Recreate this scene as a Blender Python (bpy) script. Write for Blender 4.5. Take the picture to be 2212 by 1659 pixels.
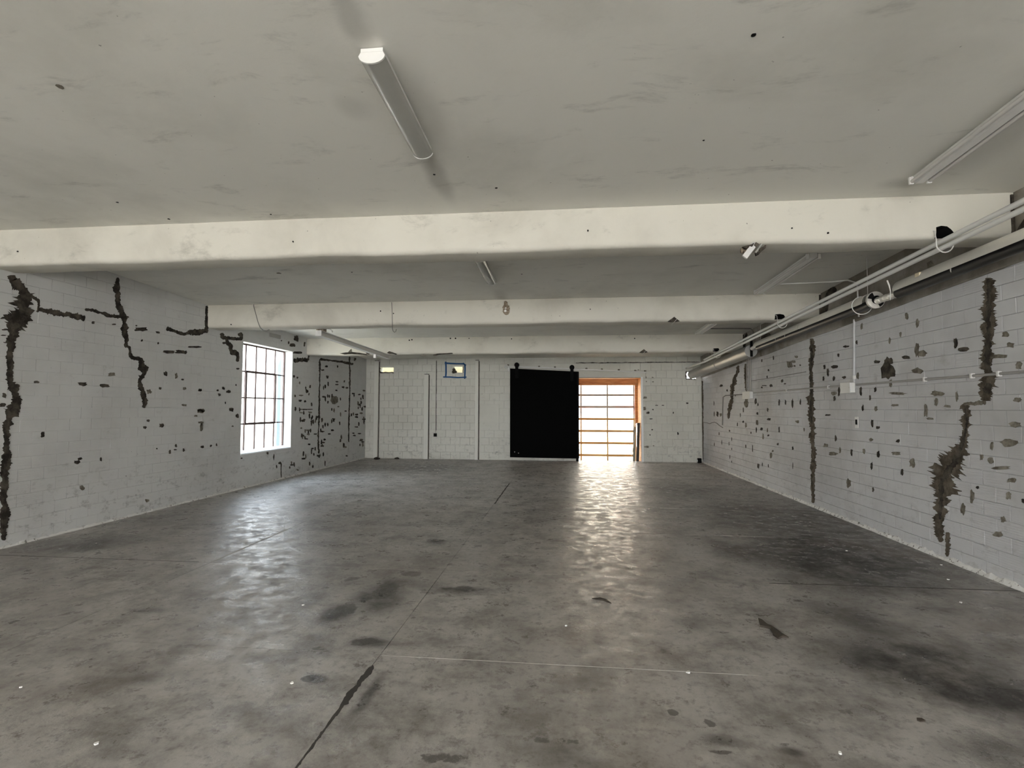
import bpy, bmesh, math, random
from mathutils import Vector, Matrix

random.seed(11)
for o in list(bpy.data.objects):
    bpy.data.objects.remove(o, do_unlink=True)
scene = bpy.context.scene
COL = scene.collection

# ------------------------------------------------------------------ camera
W, H, F = 2212.0, 1659.0, 1117.59
YAW, PITCH, ROLL = math.radians(-6.0194), math.radians(2.64), math.radians(0.1553)
CAM = Vector((0.0, 0.0, 1.65))
_f = Vector((math.sin(YAW) * math.cos(PITCH), math.cos(YAW) * math.cos(PITCH), math.sin(PITCH)))
_r0 = Vector((math.cos(YAW), -math.sin(YAW), 0.0))
_u0 = _r0.cross(_f)
_r = _r0 * math.cos(ROLL) + _u0 * math.sin(ROLL)
_u = -_r0 * math.sin(ROLL) + _u0 * math.cos(ROLL)
cam_data = bpy.data.cameras.new('camera')
cam = bpy.data.objects.new('camera', cam_data)
COL.objects.link(cam)
cam.matrix_world = Matrix(((_r.x, _u.x, -_f.x, CAM.x), (_r.y, _u.y, -_f.y, CAM.y), (_r.z, _u.z, -_f.z, CAM.z), (0, 0, 0, 1)))
cam_data.sensor_width = 36.0
cam_data.sensor_fit = 'HORIZONTAL'
cam_data.lens = F / W * 36.0
cam_data.clip_start = 0.05
cam_data.clip_end = 300
scene.camera = cam

# ------------------------------------------------------------------ room measures (metres)
XL, XR, YB, YF = -6.538, 4.1185, 16.3536, -10.0
BEAM_Y = (5.1391, 8.7811, 12.4273)
BEAM_W = 0.3725
SLOPE = (3.3816 - 3.6452) / (12.4273 - 5.1391)
def ceil_z(y):
    return 3.6452 + SLOPE * (y - 5.1391)
BEAM_ZB = (3.2383, 3.0965, 2.9651)
WIN = (9.85, 11.76, 0.71, 2.99)           # y0, y1, z0, z1 on the left wall
DOOR = (0.30, 2.305, -0.02, 2.598)        # x0, x1, z0, z1 on the back wall
HOLES = [(-6.086, -5.615, 2.787, 2.972), (-3.648, -3.313, 2.777, 2.988), (3.66, 3.95, 2.545, 2.775)]
FRONT_OPEN = (-5.4, 3.2, 0.0, 3.1)
TWALL = 0.28

# ------------------------------------------------------------------ light and exposure
scene.view_settings.view_transform = 'Standard'
scene.view_settings.look = 'None'
scene.view_settings.gamma = 1.0
scene.view_settings.use_curve_mapping = False
scene.view_settings.exposure = 2.88

world = bpy.data.worlds.new('daylight')
scene.world = world
world.use_nodes = True
wn = world.node_tree
wn.nodes.clear()
w_out = wn.nodes.new('ShaderNodeOutputWorld')
w_bg = wn.nodes.new('ShaderNodeBackground')
w_tc = wn.nodes.new('ShaderNodeTexCoord')
w_sep = wn.nodes.new('ShaderNodeSeparateXYZ')
w_ramp = wn.nodes.new('ShaderNodeValToRGB')
wn.links.new(w_tc.outputs['Generated'], w_sep.inputs[0])
wn.links.new(w_sep.outputs['Z'], w_ramp.inputs[0])
w_ramp.color_ramp.elements[0].position = 0.0
w_ramp.color_ramp.elements[0].color = (0.97, 0.975, 1.0, 1)
w_ramp.color_ramp.elements[1].position = 0.9
w_ramp.color_ramp.elements[1].color = (0.66, 0.80, 1.0, 1)
wn.links.new(w_ramp.outputs[0], w_bg.inputs[0])
w_bg.inputs[1].default_value = 2.9
wn.links.new(w_bg.outputs[0], w_out.inputs[0])

sun_d = bpy.data.lights.new('sun', 'SUN')
sun_d.energy = 9.0
sun_d.angle = math.radians(0.6)
sun_d.color = (1.0, 0.95, 0.88)
sun = bpy.data.objects.new('sun', sun_d)
COL.objects.link(sun)
sun.rotation_euler = Vector((-0.35, 0.75, -0.70)).to_track_quat('-Z', 'Y').to_euler()

def portal(name, loc, direction, sx, sy):
    ld = bpy.data.lights.new(name, 'AREA')
    ld.shape = 'RECTANGLE'
    ld.size, ld.size_y = sx, sy
    ld.cycles.is_portal = True
    lo = bpy.data.objects.new(name, ld)
    COL.objects.link(lo)
    lo.location = loc
    lo.rotation_euler = Vector(direction).to_track_quat('-Z', 'Z').to_euler()
portal('portal_window', (XL - TWALL - 0.12, (WIN[0] + WIN[1]) / 2, (WIN[2] + WIN[3]) / 2), (1, 0, 0), 2.3, 1.95)
portal('portal_door', (1.2, YB + 1.15, 1.15), (0, -1, 0), 2.9, 2.4)
portal('portal_front', ((FRONT_OPEN[0] + FRONT_OPEN[1]) / 2, YF - 0.35, 1.55), (0, 1, 0), 3.2, 8.7)

# ------------------------------------------------------------------ pixel <-> place helpers
def ray(px, py):
    return _f + _r * ((px - W / 2) / F) + _u * ((H / 2 - py) / F)
def at(px, py, axis, val):
    d = ray(px, py)
    t = (val - CAM[axis]) / d[axis]
    return CAM + d * t
def at_ceil(px, py, drop=0.0):
    d = ray(px, py)
    # z = 3.6452 + SLOPE*(y-5.1391) - drop
    t = (3.6452 + SLOPE * (CAM.y - 5.1391) - drop - CAM.z) / (d.z - SLOPE * d.y)
    return CAM + d * t
def proj(p):
    v = Vector(p) - CAM
    z = v.dot(_f)
    if z < 0.05:
        return None
    return (W / 2 + F * v.dot(_r) / z, H / 2 - F * v.dot(_u) / z, z)

# ------------------------------------------------------------------ materials
def principled(name, color=(0.8, 0.8, 0.8), rough=0.8, metal=0.0, spec=0.5):
    m = bpy.data.materials.new(name)
    m.use_nodes = True
    b = m.node_tree.nodes['Principled BSDF']
    b.inputs['Base Color'].default_value = (*color, 1)
    b.inputs['Roughness'].default_value = rough
    b.inputs['Metallic'].default_value = metal
    b.inputs['Specular IOR Level'].default_value = spec
    return m
class NT:
    def __init__(self, m):
        self.t = m.node_tree
        self.b = self.t.nodes['Principled BSDF']
        self.geo = self.t.nodes.new('ShaderNodeNewGeometry')
        self.P = self.geo.outputs['Position']
    def link(self, a, b):
        self.t.links.new(a, b)
    def scaled(self, s, vec=None):
        n = self.t.nodes.new('ShaderNodeVectorMath')
        n.operation = 'MULTIPLY'
        self.link(vec or self.P, n.inputs[0])
        n.inputs[1].default_value = s
        return n.outputs[0]
    def noise(self, scale, detail=4, rough=0.55, vec=None, dist=0.0, color=False):
        n = self.t.nodes.new('ShaderNodeTexNoise')
        n.inputs['Scale'].default_value = scale
        n.inputs['Detail'].default_value = detail
        n.inputs['Roughness'].default_value = rough
        n.inputs['Distortion'].default_value = dist
        self.link(vec or self.P, n.inputs['Vector'])
        return n.outputs['Color' if color else 'Fac']
    def rng(self, v, a, b, c=0.0, d=1.0, smooth=True):
        n = self.t.nodes.new('ShaderNodeMapRange')
        n.interpolation_type = 'SMOOTHSTEP' if smooth else 'LINEAR'
        self.link(v, n.inputs['Value'])
        n.inputs['From Min'].default_value = a
        n.inputs['From Max'].default_value = b
        n.inputs['To Min'].default_value = c
        n.inputs['To Max'].default_value = d
        return n.outputs['Result']
    def math(self, op, a, b=0.0, clamp=False):
        n = self.t.nodes.new('ShaderNodeMath')
        n.operation = op
        n.use_clamp = clamp
        for i, v in enumerate((a, b)):
            if isinstance(v, (int, float)):
                n.inputs[i].default_value = v
            else:
                self.link(v, n.inputs[i])
        return n.outputs[0]
    def mix(self, fac, a, b):
        n = self.t.nodes.new('ShaderNodeMix')
        n.data_type = 'RGBA'
        if isinstance(fac, (int, float)):
            n.inputs[0].default_value = fac
        else:
            self.link(fac, n.inputs[0])
        for i, v in ((6, a), (7, b)):
            if isinstance(v, tuple):
                n.inputs[i].default_value = (*v, 1)
            else:
                self.link(v, n.inputs[i])
        return n.outputs[2]
    def vadd(self, a, b):
        n = self.t.nodes.new('ShaderNodeVectorMath')
        n.operation = 'ADD'
        self.link(a, n.inputs[0])
        if isinstance(b, tuple):
            n.inputs[1].default_value = b
        else:
            self.link(b, n.inputs[1])
        return n.outputs[0]
    def sep(self, v):
        n = self.t.nodes.new('ShaderNodeSeparateXYZ')
        self.link(v, n.inputs[0])
        return n.outputs
    def bump(self, h, strength, dist, normal=None):
        n = self.t.nodes.new('ShaderNodeBump')
        n.inputs['Strength'].default_value = strength
        n.inputs['Distance'].default_value = dist
        self.link(h, n.inputs['Height'])
        if normal is not None:
            self.link(normal, n.inputs['Normal'])
        return n.outputs[0]
    def warped(self, amount, scale):
        c = self.noise(scale, 3, 0.5, color=True)
        o = self.vadd(c, (-0.5, -0.5, -0.5))
        return self.vadd(self.P, self.scaled((amount, amount, amount), o))
    def blobs(self, lst, vec):
        """soft stains with a shape of their own: (x, y, rx, ry, angle deg, strength)"""
        acc = None
        for (x, y, rx, ry, a, s) in lst:
            n = self.t.nodes.new('ShaderNodeMapping')
            n.vector_type = 'TEXTURE'
            n.inputs['Location'].default_value = (x, y, 0)
            n.inputs['Rotation'].default_value = (0, 0, math.radians(a))
            n.inputs['Scale'].default_value = (rx, ry, 1e4)
            self.link(vec, n.inputs['Vector'])
            l = self.t.nodes.new('ShaderNodeVectorMath')
            l.operation = 'LENGTH'
            self.link(n.outputs[0], l.inputs[0])
            v = self.rng(l.outputs['Value'], 0.25, 1.15, s, 0.0)
            acc = v if acc is None else self.math('MAXIMUM', acc, v)
        return acc

def paint_wall(name, base, dirty, score=True, dirt=0.6, scuff=0.55):
    m = principled(name, base, 0.62, spec=0.35)
    n = NT(m)
    big = n.rng(n.noise(0.55, 5, 0.6), 0.42, 0.72)
    c = n.mix(n.math('MULTIPLY', big, dirt), base, dirty)
    # scuffs: small smudges
    sm = n.rng(n.noise(3.2, 6, 0.65, vec=n.scaled((1, 1, 1.9))), 0.60, 0.78)
    c = n.mix(n.math('MULTIPLY', sm, 0.45), c, (0.30, 0.29, 0.26))
    lowz = n.rng(n.sep(n.P)[2], 0.25, 1.15, 1.0, 0.0)
    sc = n.rng(n.noise(6.5, 8, 0.72, vec=n.scaled((1, 1, 1.6))), 0.52, 0.68)
    c = n.mix(n.math('MULTIPLY', n.math('MULTIPLY', lowz, sc), scuff), c, (0.20, 0.195, 0.185))
    # chips and pin holes
    ch = n.rng(n.noise(17.0, 3, 0.6), 0.725, 0.76)
    low = n.rng(n.noise(0.9, 2, 0.5), 0.45, 0.62)
    c = n.mix(n.math('MULTIPLY', n.math('MULTIPLY', ch, low), 0.8), c, (0.10, 0.095, 0.085))
    n.link(c, n.b.inputs['Base Color'])
    g = n.bump(n.noise(45, 4, 0.6), 0.25, 0.004)
    if score:
        w = n.t.nodes.new('ShaderNodeTexWave')
        w.wave_type = 'BANDS'
        w.bands_direction = 'Z'
        w.inputs['Scale'].default_value = 13.5
        w.inputs['Distortion'].default_value = 0.25
        n.link(n.P, w.inputs['Vector'])
        mask = n.rng(n.noise(1.3, 3, 0.6), 0.50, 0.66)
        g = n.bump(n.math('MULTIPLY', w.outputs['Fac'], mask), 0.35, 0.006, g)
    n.link(g, n.b.inputs['Normal'])
    return m

M = {}
M['wall_paint'] = paint_wall('white painted clay tile', (0.64, 0.64, 0.62), (0.48, 0.475, 0.45))
M['wall_paint_right'] = paint_wall('white painted clay tile right', (0.575, 0.575, 0.575), (0.39, 0.385, 0.375), dirt=0.8, scuff=0.3)
M['wall_paint_back'] = paint_wall('white painted back wall tile', (0.62, 0.61, 0.545), (0.47, 0.46, 0.40))
M['mortar'] = principled('dark bare mortar', (0.042, 0.036, 0.029), 0.95, spec=0.1)
_n = NT(M['mortar'])
_n.link(_n.mix(_n.rng(_n.noise(9, 5, 0.65), 0.35, 0.7), (0.030, 0.026, 0.021), (0.11, 0.095, 0.075)), _n.b.inputs['Base Color'])
_n.link(_n.bump(_n.noise(60, 4, 0.7), 0.8, 0.006), _n.b.inputs['Normal'])
M['mortar_pale'] = principled('smeared brown mortar', (0.22, 0.20, 0.165), 0.95, spec=0.1)
_n = NT(M['mortar_pale'])
_n.link(_n.mix(_n.rng(_n.noise(14, 5, 0.65), 0.35, 0.7), (0.12, 0.105, 0.08), (0.27, 0.25, 0.205)), _n.b.inputs['Base Color'])

M['mortar_brown'] = principled('bare brown mortar', (0.11, 0.09, 0.065), 0.95, spec=0.1)
_n = NT(M['mortar_brown'])
_n.link(_n.mix(_n.rng(_n.noise(8, 6, 0.68), 0.32, 0.68), (0.055, 0.044, 0.032), (0.165, 0.14, 0.105)), _n.b.inputs['Base Color'])
_n.link(_n.bump(_n.noise(60, 4, 0.7), 0.8, 0.006), _n.b.inputs['Normal'])
def ceiling_mat(name, base, smudge, specks=True, stains=None):
    m = principled(name, base, 0.8, spec=0.25)
    n = NT(m)
    wv = n.warped(0.9, 0.5)
    a = n.rng(n.noise(0.75, 6, 0.6, vec=wv), 0.45, 0.72)
    b = n.rng(n.noise(3.1, 6, 0.7, vec=n.scaled((0.5, 1.4, 1), wv)), 0.55, 0.78)
    c = n.mix(n.math('MULTIPLY', a, 0.6), base, smudge)
    c = n.mix(n.math('MULTIPLY', b, 0.65), c, tuple(x * 0.60 for x in smudge))
    if stains:
        c = n.mix(n.blobs(stains, n.warped(0.10, 3.0)), c, tuple(x * 0.6 for x in smudge))
    if specks:
        s = n.rng(n.noise(26, 2, 0.5), 0.765, 0.79)
        c = n.mix(n.math('MULTIPLY', s, 0.7), c, (0.15, 0.14, 0.12))
    n.link(c, n.b.inputs['Base Color'])
    g = n.bump(n.noise(7, 5, 0.6), 0.12, 0.02)
    n.link(n.bump(n.noise(70, 3, 0.6), 0.12, 0.003, g), n.b.inputs['Normal'])
    return m
def cl(px, py):
    q = at_ceil(px, py)
    return q.x, q.y
M['ceiling'] = ceiling_mat('grey white plaster ceiling', (0.75, 0.735, 0.67), (0.58, 0.565, 0.505),
                           stains=[(*cl(765, 45), 0.10, 0.45, 0, 0.45), (*cl(948, 388), 0.12, 0.55, 0, 0.5), (*cl(910, 250), 0.22, 0.7, 0, 0.35), (*cl(1955, 395), 0.25, 0.15, 0, 0.4), (*cl(2140, 300), 0.35, 1.2, 0, 0.3),
                                   (*cl(760, 230), 0.15, 0.2, 0, 0.25), (*cl(1082, 640), 0.15, 0.5, 0, 0.35)])
M['beam'] = ceiling_mat('cream painted concrete beam', (0.635, 0.61, 0.53), (0.45, 0.425, 0.36))
M['bond'] = principled('dark unpainted concrete', (0.24, 0.225, 0.19), 0.9, spec=0.2)
_n = NT(M['bond'])
_c = _n.mix(_n.rng(_n.noise(0.8, 6, 0.65), 0.38, 0.68), (0.36, 0.34, 0.30), (0.17, 0.15, 0.12))
_c = _n.mix(_n.math('MULTIPLY', _n.rng(_n.noise(2.3, 5, 0.6), 0.58, 0.70), 0.7), _c, (0.10, 0.065, 0.035))
_n.link(_c, _n.b.inputs['Base Color'])
_n.link(_n.bump(_n.noise(20, 5, 0.65), 0.4, 0.01), _n.b.inputs['Normal'])

# floor: grey brown worn concrete with oil stains
def fl(px, py):
    p = at(px, py, 2, 0.0)
    return p.x, p.y
M['floor'] = principled('worn sealed concrete', (0.2, 0.19, 0.17), 0.5, spec=0.5)
_n = NT(M['floor'])
_wv = _n.warped(1.3, 0.55)
_wv2 = _n.warped(0.30, 2.3)
_wv3 = _n.vadd(_n.scaled((0.5, 0.5, 0), _wv), _n.scaled((0.5, 0.5, 0), _wv2))
_base = _n.mix(_n.rng(_n.noise(0.5, 6, 0.62, vec=_wv), 0.30, 0.70), (0.485, 0.46, 0.43), (0.32, 0.30, 0.275))
_base = _n.mix(_n.rng(_n.noise(2.4, 10, 0.70), 0.40, 0.68, 0.0, 0.80), _base, (0.135, 0.12, 0.104))
_base = _n.mix(_n.rng(_n.noise(3.7, 10, 0.72, vec=_n.vadd(_n.P, (7.3, 3.1, 0.0))), 0.50, 0.72, 0.0, 0.75), _base, (0.50, 0.475, 0.43))
_base = _n.mix(_n.rng(_n.noise(16.0, 6, 0.70), 0.48, 0.70, 0.0, 0.55), _base, (0.10, 0.088, 0.076))
_stains = [(*fl(1740, 1130), 1.5, 2.6, 0, 0.6), (*fl(1800, 1200), 1.15, 1.6, -10, 0.98), (*fl(1930, 1150), 0.8, 1.5, 0, 0.7), (*fl(1610, 1190), 0.5, 0.6, 0, 0.6),
           (*fl(1970, 1430), 0.75, 0.55, 10, 0.9), (*fl(2100, 1490), 0.6, 0.40, 0, 0.85), (*fl(1850, 1330), 0.35, 0.7, 30, 0.55),
           (*fl(2150, 1640), 0.4, 0.2, 0, 0.5), (*fl(1600, 1110), 0.8, 1.2, 0, 0.55), (*fl(1480, 1060), 0.9, 1.4, 0, 0.40),
           (*fl(150, 1180), 0.8, 0.55, 20, 0.55), (*fl(350, 1120), 0.8, 0.6, 20, 0.35), (*fl(830, 1290), 0.26, 0.42, 8, 0.8), (*fl(740, 1320), 0.16, 0.22, 8, 0.8),
           (*fl(790, 1390), 0.17, 0.09, 8, 0.8), (*fl(670, 1465), 0.09, 0.07, 0, 0.85), (*fl(1010, 1280), 0.35, 0.16, 0, 0.45),
           (*fl(870, 1255), 0.22, 0.18, 0, 0.75), (*fl(300, 1320), 0.18, 0.08, 0, 0.5), (*fl(250, 1480), 0.45, 0.13, 20, 0.35),
           (*fl(1350, 1225), 0.16, 0.08, 0, 0.6), (*fl(1480, 1350), 0.10, 0.25, 0, 0.2), (*fl(1420, 1405), 0.06, 0.08, 0, 0.5),
           (*fl(1690, 1605), 0.10, 0.05, 0, 0.6), (*fl(1550, 1590), 0.16, 0.07, 0, 0.5), (*fl(1180, 1600), 0.3, 0.12, 0, 0.3), (*fl(900, 1010), 2.2, 1.2, 0, 0.5), (*fl(1440, 1010), 0.6, 1.0, 0, 0.3),
           (*fl(1230, 1640), 0.35, 0.10, 0, 0.4), (*fl(940, 1168), 0.2, 0.12, 0, 0.6), (*fl(1215, 1110), 0.8, 0.6, 0, 0.35), (*fl(780, 1500), 0.05, 0.30, 0, 0.75)]
_blob = _n.blobs(_stains, _wv3)
_br = _n.rng(_n.noise(2.9, 9, 0.72), 0.28, 0.66, 0.42, 1.35)
_sm = _n.math('MULTIPLY', _blob, _br, clamp=True)
_base = _n.mix(_sm, _base, (0.040, 0.034, 0.028))
_crisp = [(*fl(835, 1275), 0.14, 0.34, 4, 1.0), (*fl(745, 1315), 0.15, 0.20, 8, 1.0), (*fl(790, 1385), 0.16, 0.08, 8, 1.0), (*fl(670, 1465), 0.085, 0.06, 0, 1.0), (*fl(890, 1240), 0.15, 0.14, 0, 0.9), (*fl(940, 1168), 0.20, 0.10, 0, 0.9),
          (*fl(1370, 1228), 0.12, 0.06, 0, 0.8), (*fl(1430, 1405), 0.06, 0.07, 0, 0.7), (*fl(1455, 1540), 0.035, 0.06, 0, 0.8), (*fl(1695, 1608), 0.06, 0.03, 0, 0.8), (*fl(1000, 1272), 0.28, 0.10, 0, 0.75), (*fl(300, 1320), 0.16, 0.06, 0, 0.7),
          (*fl(1150, 1480), 0.08, 0.05, 0, 0.6), (*fl(1560, 1625), 0.10, 0.03, 0, 0.7), (*fl(760, 1250), 0.10, 0.12, 0, 0.8), (*fl(1530, 1560), 0.05, 0.05, 0, 0.7), (*fl(700, 1400), 0.08, 0.05, 0, 0.7), (*fl(1200, 1600), 0.2, 0.05, 0, 0.6), (*fl(950, 1640), 0.2, 0.06, 0, 0.6)]
_cb = _n.blobs(_crisp, _n.warped(0.10, 5.0))
_cm = _n.math('ADD', _cb, _n.rng(_n.noise(9, 8, 0.72), 0.3, 0.7, -0.45, 0.45, smooth=False))
_base = _n.mix(_n.math('MULTIPLY', _n.rng(_cm, 0.42, 0.66, 0.0, 0.78), _n.rng(_cb, 0.02, 0.15)), _base, (0.060, 0.052, 0.044))
_rust = _n.rng(_n.noise(0.8, 4, 0.6, vec=_n.vadd(_wv, (3, 9, 0))), 0.52, 0.74, 0.0, 0.40)
_base = _n.mix(_rust, _base, (0.19, 0.145, 0.115))
_n.link(_base, _n.b.inputs['Base Color'])
_n.link(_n.rng(_n.noise(5.5, 10, 0.75, vec=_n.vadd(_n.P, (5, 1, 0))), 0.33, 0.67, 0.20, 0.62), _n.b.inputs['Roughness'])
_g = _n.bump(_n.noise(13, 9, 0.75), 0.42, 0.010)
_n.link(_n.bump(_n.noise(2.2, 4, 0.5), 0.05, 0.03, _g), _n.b.inputs['Normal'])
M['joint'] = principled('dirty slab joint', (0.05, 0.045, 0.038), 0.9)
M['joint_pale'] = principled('pale joint filler', (0.42, 0.40, 0.36), 0.8)

M['white_enamel'] = principled('white enamel', (0.78, 0.77, 0.73), 0.35)
M['white_paint'] = principled('white painted metal', (0.70, 0.695, 0.66), 0.5)
M['conduit'] = principled('painted conduit', (0.36, 0.345, 0.32), 0.5)
M['diffuser'] = principled('aged acrylic lens', (0.46, 0.455, 0.41), 0.22)
M['diffuser'].node_tree.nodes['Principled BSDF'].inputs['Transmission Weight'].default_value = 0.15
M['tube_glass'] = principled('unlit white fluorescent tube', (0.62, 0.60, 0.56), 0.3)
M['black_paint'] = principled('matt black steel', (0.0015, 0.0015, 0.0014), 0.8, spec=0.06)
M['black_iron'] = principled('black iron', (0.003, 0.003, 0.003), 0.7, spec=0.1)
M['hole_dark'] = principled('dark cavity', (0.012, 0.011, 0.010), 0.95, spec=0.1)
M['aluminium'] = principled('dull aluminium', (0.80, 0.775, 0.71), 0.3, 0.45)
_n = NT(M['aluminium'])
_n.link(_n.rng(_n.noise(6, 5, 0.6), 0.3, 0.7, 0.30, 0.38), _n.b.inputs['Roughness'])
M['heater_tube'] = principled('burnt heater tube', (0.075, 0.072, 0.068), 0.38, 0.8)
M['galvanised'] = principled('galvanised duct', (0.36, 0.355, 0.33), 0.42, 0.7)
M['skim'] = principled('chipped white skim', (0.72, 0.71, 0.67), 0.8)
_n = NT(M['skim'])
_n.link(_n.mix(_n.rng(_n.noise(22, 6, 0.7), 0.54, 0.64), (0.70, 0.69, 0.65), (0.16, 0.145, 0.12)), _n.b.inputs['Base Color'])
M['trim_paint'] = principled('white painted board', (0.66, 0.65, 0.585), 0.6)
M['steel_bar'] = principled('rusted window steel', (0.10, 0.065, 0.055), 0.7)
M['window_white'] = principled('white window reveal', (0.80, 0.80, 0.78), 0.6)
M['wood_orange'] = principled('orange pine', (0.56, 0.25, 0.075), 0.6)
_n = NT(M['wood_orange'])
_n.link(_n.mix(_n.rng(_n.noise(3, 6, 0.6, vec=_n.scaled((1, 1, 9))), 0.35, 0.7), (0.62, 0.30, 0.10), (0.40, 0.15, 0.04)), _n.b.inputs['Base Color'])
M['rail_glare'] = principled('glare tinted door rail', (0.50, 0.29, 0.07), 0.5)  # orange glare of the blown-out daylight put into the lower rails' colour
M['rail_grey'] = principled('grey door rail', (0.36, 0.33, 0.28), 0.5)
M['cream_board'] = principled('cream painted frame', (0.80, 0.70, 0.50), 0.6)
M['dark_board'] = principled('dark stained board', (0.022, 0.016, 0.010), 0.6)
M['grey_board'] = principled('weathered grey board', (0.28, 0.25, 0.20), 0.8)
M['tape'] = principled('blue masking tape', (0.006, 0.075, 0.21), 0.7)
M['ground'] = principled('pale sunlit paving', (0.50, 0.455, 0.385), 0.9)
_n = NT(M['ground'])
_n.link(_n.mix(_n.noise(0.7, 5, 0.6), (0.40, 0.375, 0.335), (0.49, 0.46, 0.415)), _n.b.inputs['Base Color'])
M['stucco'] = principled('cream stucco', (0.42, 0.35, 0.21), 0.9)  # cream chosen so the daylight in the wall holes turns yellowish
M['facade'] = principled('white facade', (0.72, 0.70, 0.66), 0.9)
M['pink'] = principled('pink sign', (0.62, 0.25, 0.28), 0.8)
M['blue_post'] = principled('blue grey post', (0.10, 0.135, 0.16), 0.7)
M['leaf'] = principled('dry brown leaf', (0.050, 0.038, 0.026), 0.8)
M['flake'] = principled('white paint flake', (0.80, 0.79, 0.75), 0.7)
M['cable'] = principled('grey cable', (0.20, 0.19, 0.17), 0.7)
M['cable_white'] = principled('white cable', (0.66, 0.65, 0.61), 0.6)
M['bare_concrete'] = principled('bare tan concrete', (0.30, 0.24, 0.17), 0.9)
_n = NT(M['bare_concrete'])
_n.link(_n.mix(_n.rng(_n.noise(30, 4, 0.6), 0.4, 0.65), (0.17, 0.13, 0.09), (0.36, 0.30, 0.22)), _n.b.inputs['Base Color'])

def glass_mat(name, tint):
    m = bpy.data.materials.new(name)
    m.use_nodes = True
    t = m.node_tree
    t.nodes.clear()
    o = t.nodes.new('ShaderNodeOutputMaterial')
    tr = t.nodes.new('ShaderNodeBsdfTransparent')
    tr.inputs[0].default_value = (*tint, 1)
    gl = t.nodes.new('ShaderNodeBsdfGlossy')
    gl.inputs['Roughness'].default_value = 0.03
    mx = t.nodes.new('ShaderNodeMixShader')
    mx.inputs[0].default_value = 0.05
    t.links.new(tr.outputs[0], mx.inputs[1])
    t.links.new(gl.outputs[0], mx.inputs[2])
    t.links.new(mx.outputs[0], o.inputs[0])
    return m
M['glass'] = glass_mat('thin window glass', (0.76, 0.775, 0.775))
M['glass_door'] = glass_mat('dimmed door glass', (0.66, 0.63, 0.57))  # tint darkened to dim the bright yard behind the door

# ------------------------------------------------------------------ mesh helpers
def link(o, parent=None):
    COL.objects.link(o)
    if parent is not None:
        o.parent = parent
        o.matrix_parent_inverse = Matrix.Identity(4)
    return o
def tag(o, label=None, cat=None, group=None, kind=None):
    if label: o['label'] = label
    if cat: o['category'] = cat
    if group: o['group'] = group
    if kind: o['kind'] = kind
    return o
def empty(name, loc=(0, 0, 0)):
    o = bpy.data.objects.new(name, None)
    o.empty_display_size = 0.1
    o.location = loc
    return link(o)

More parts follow.
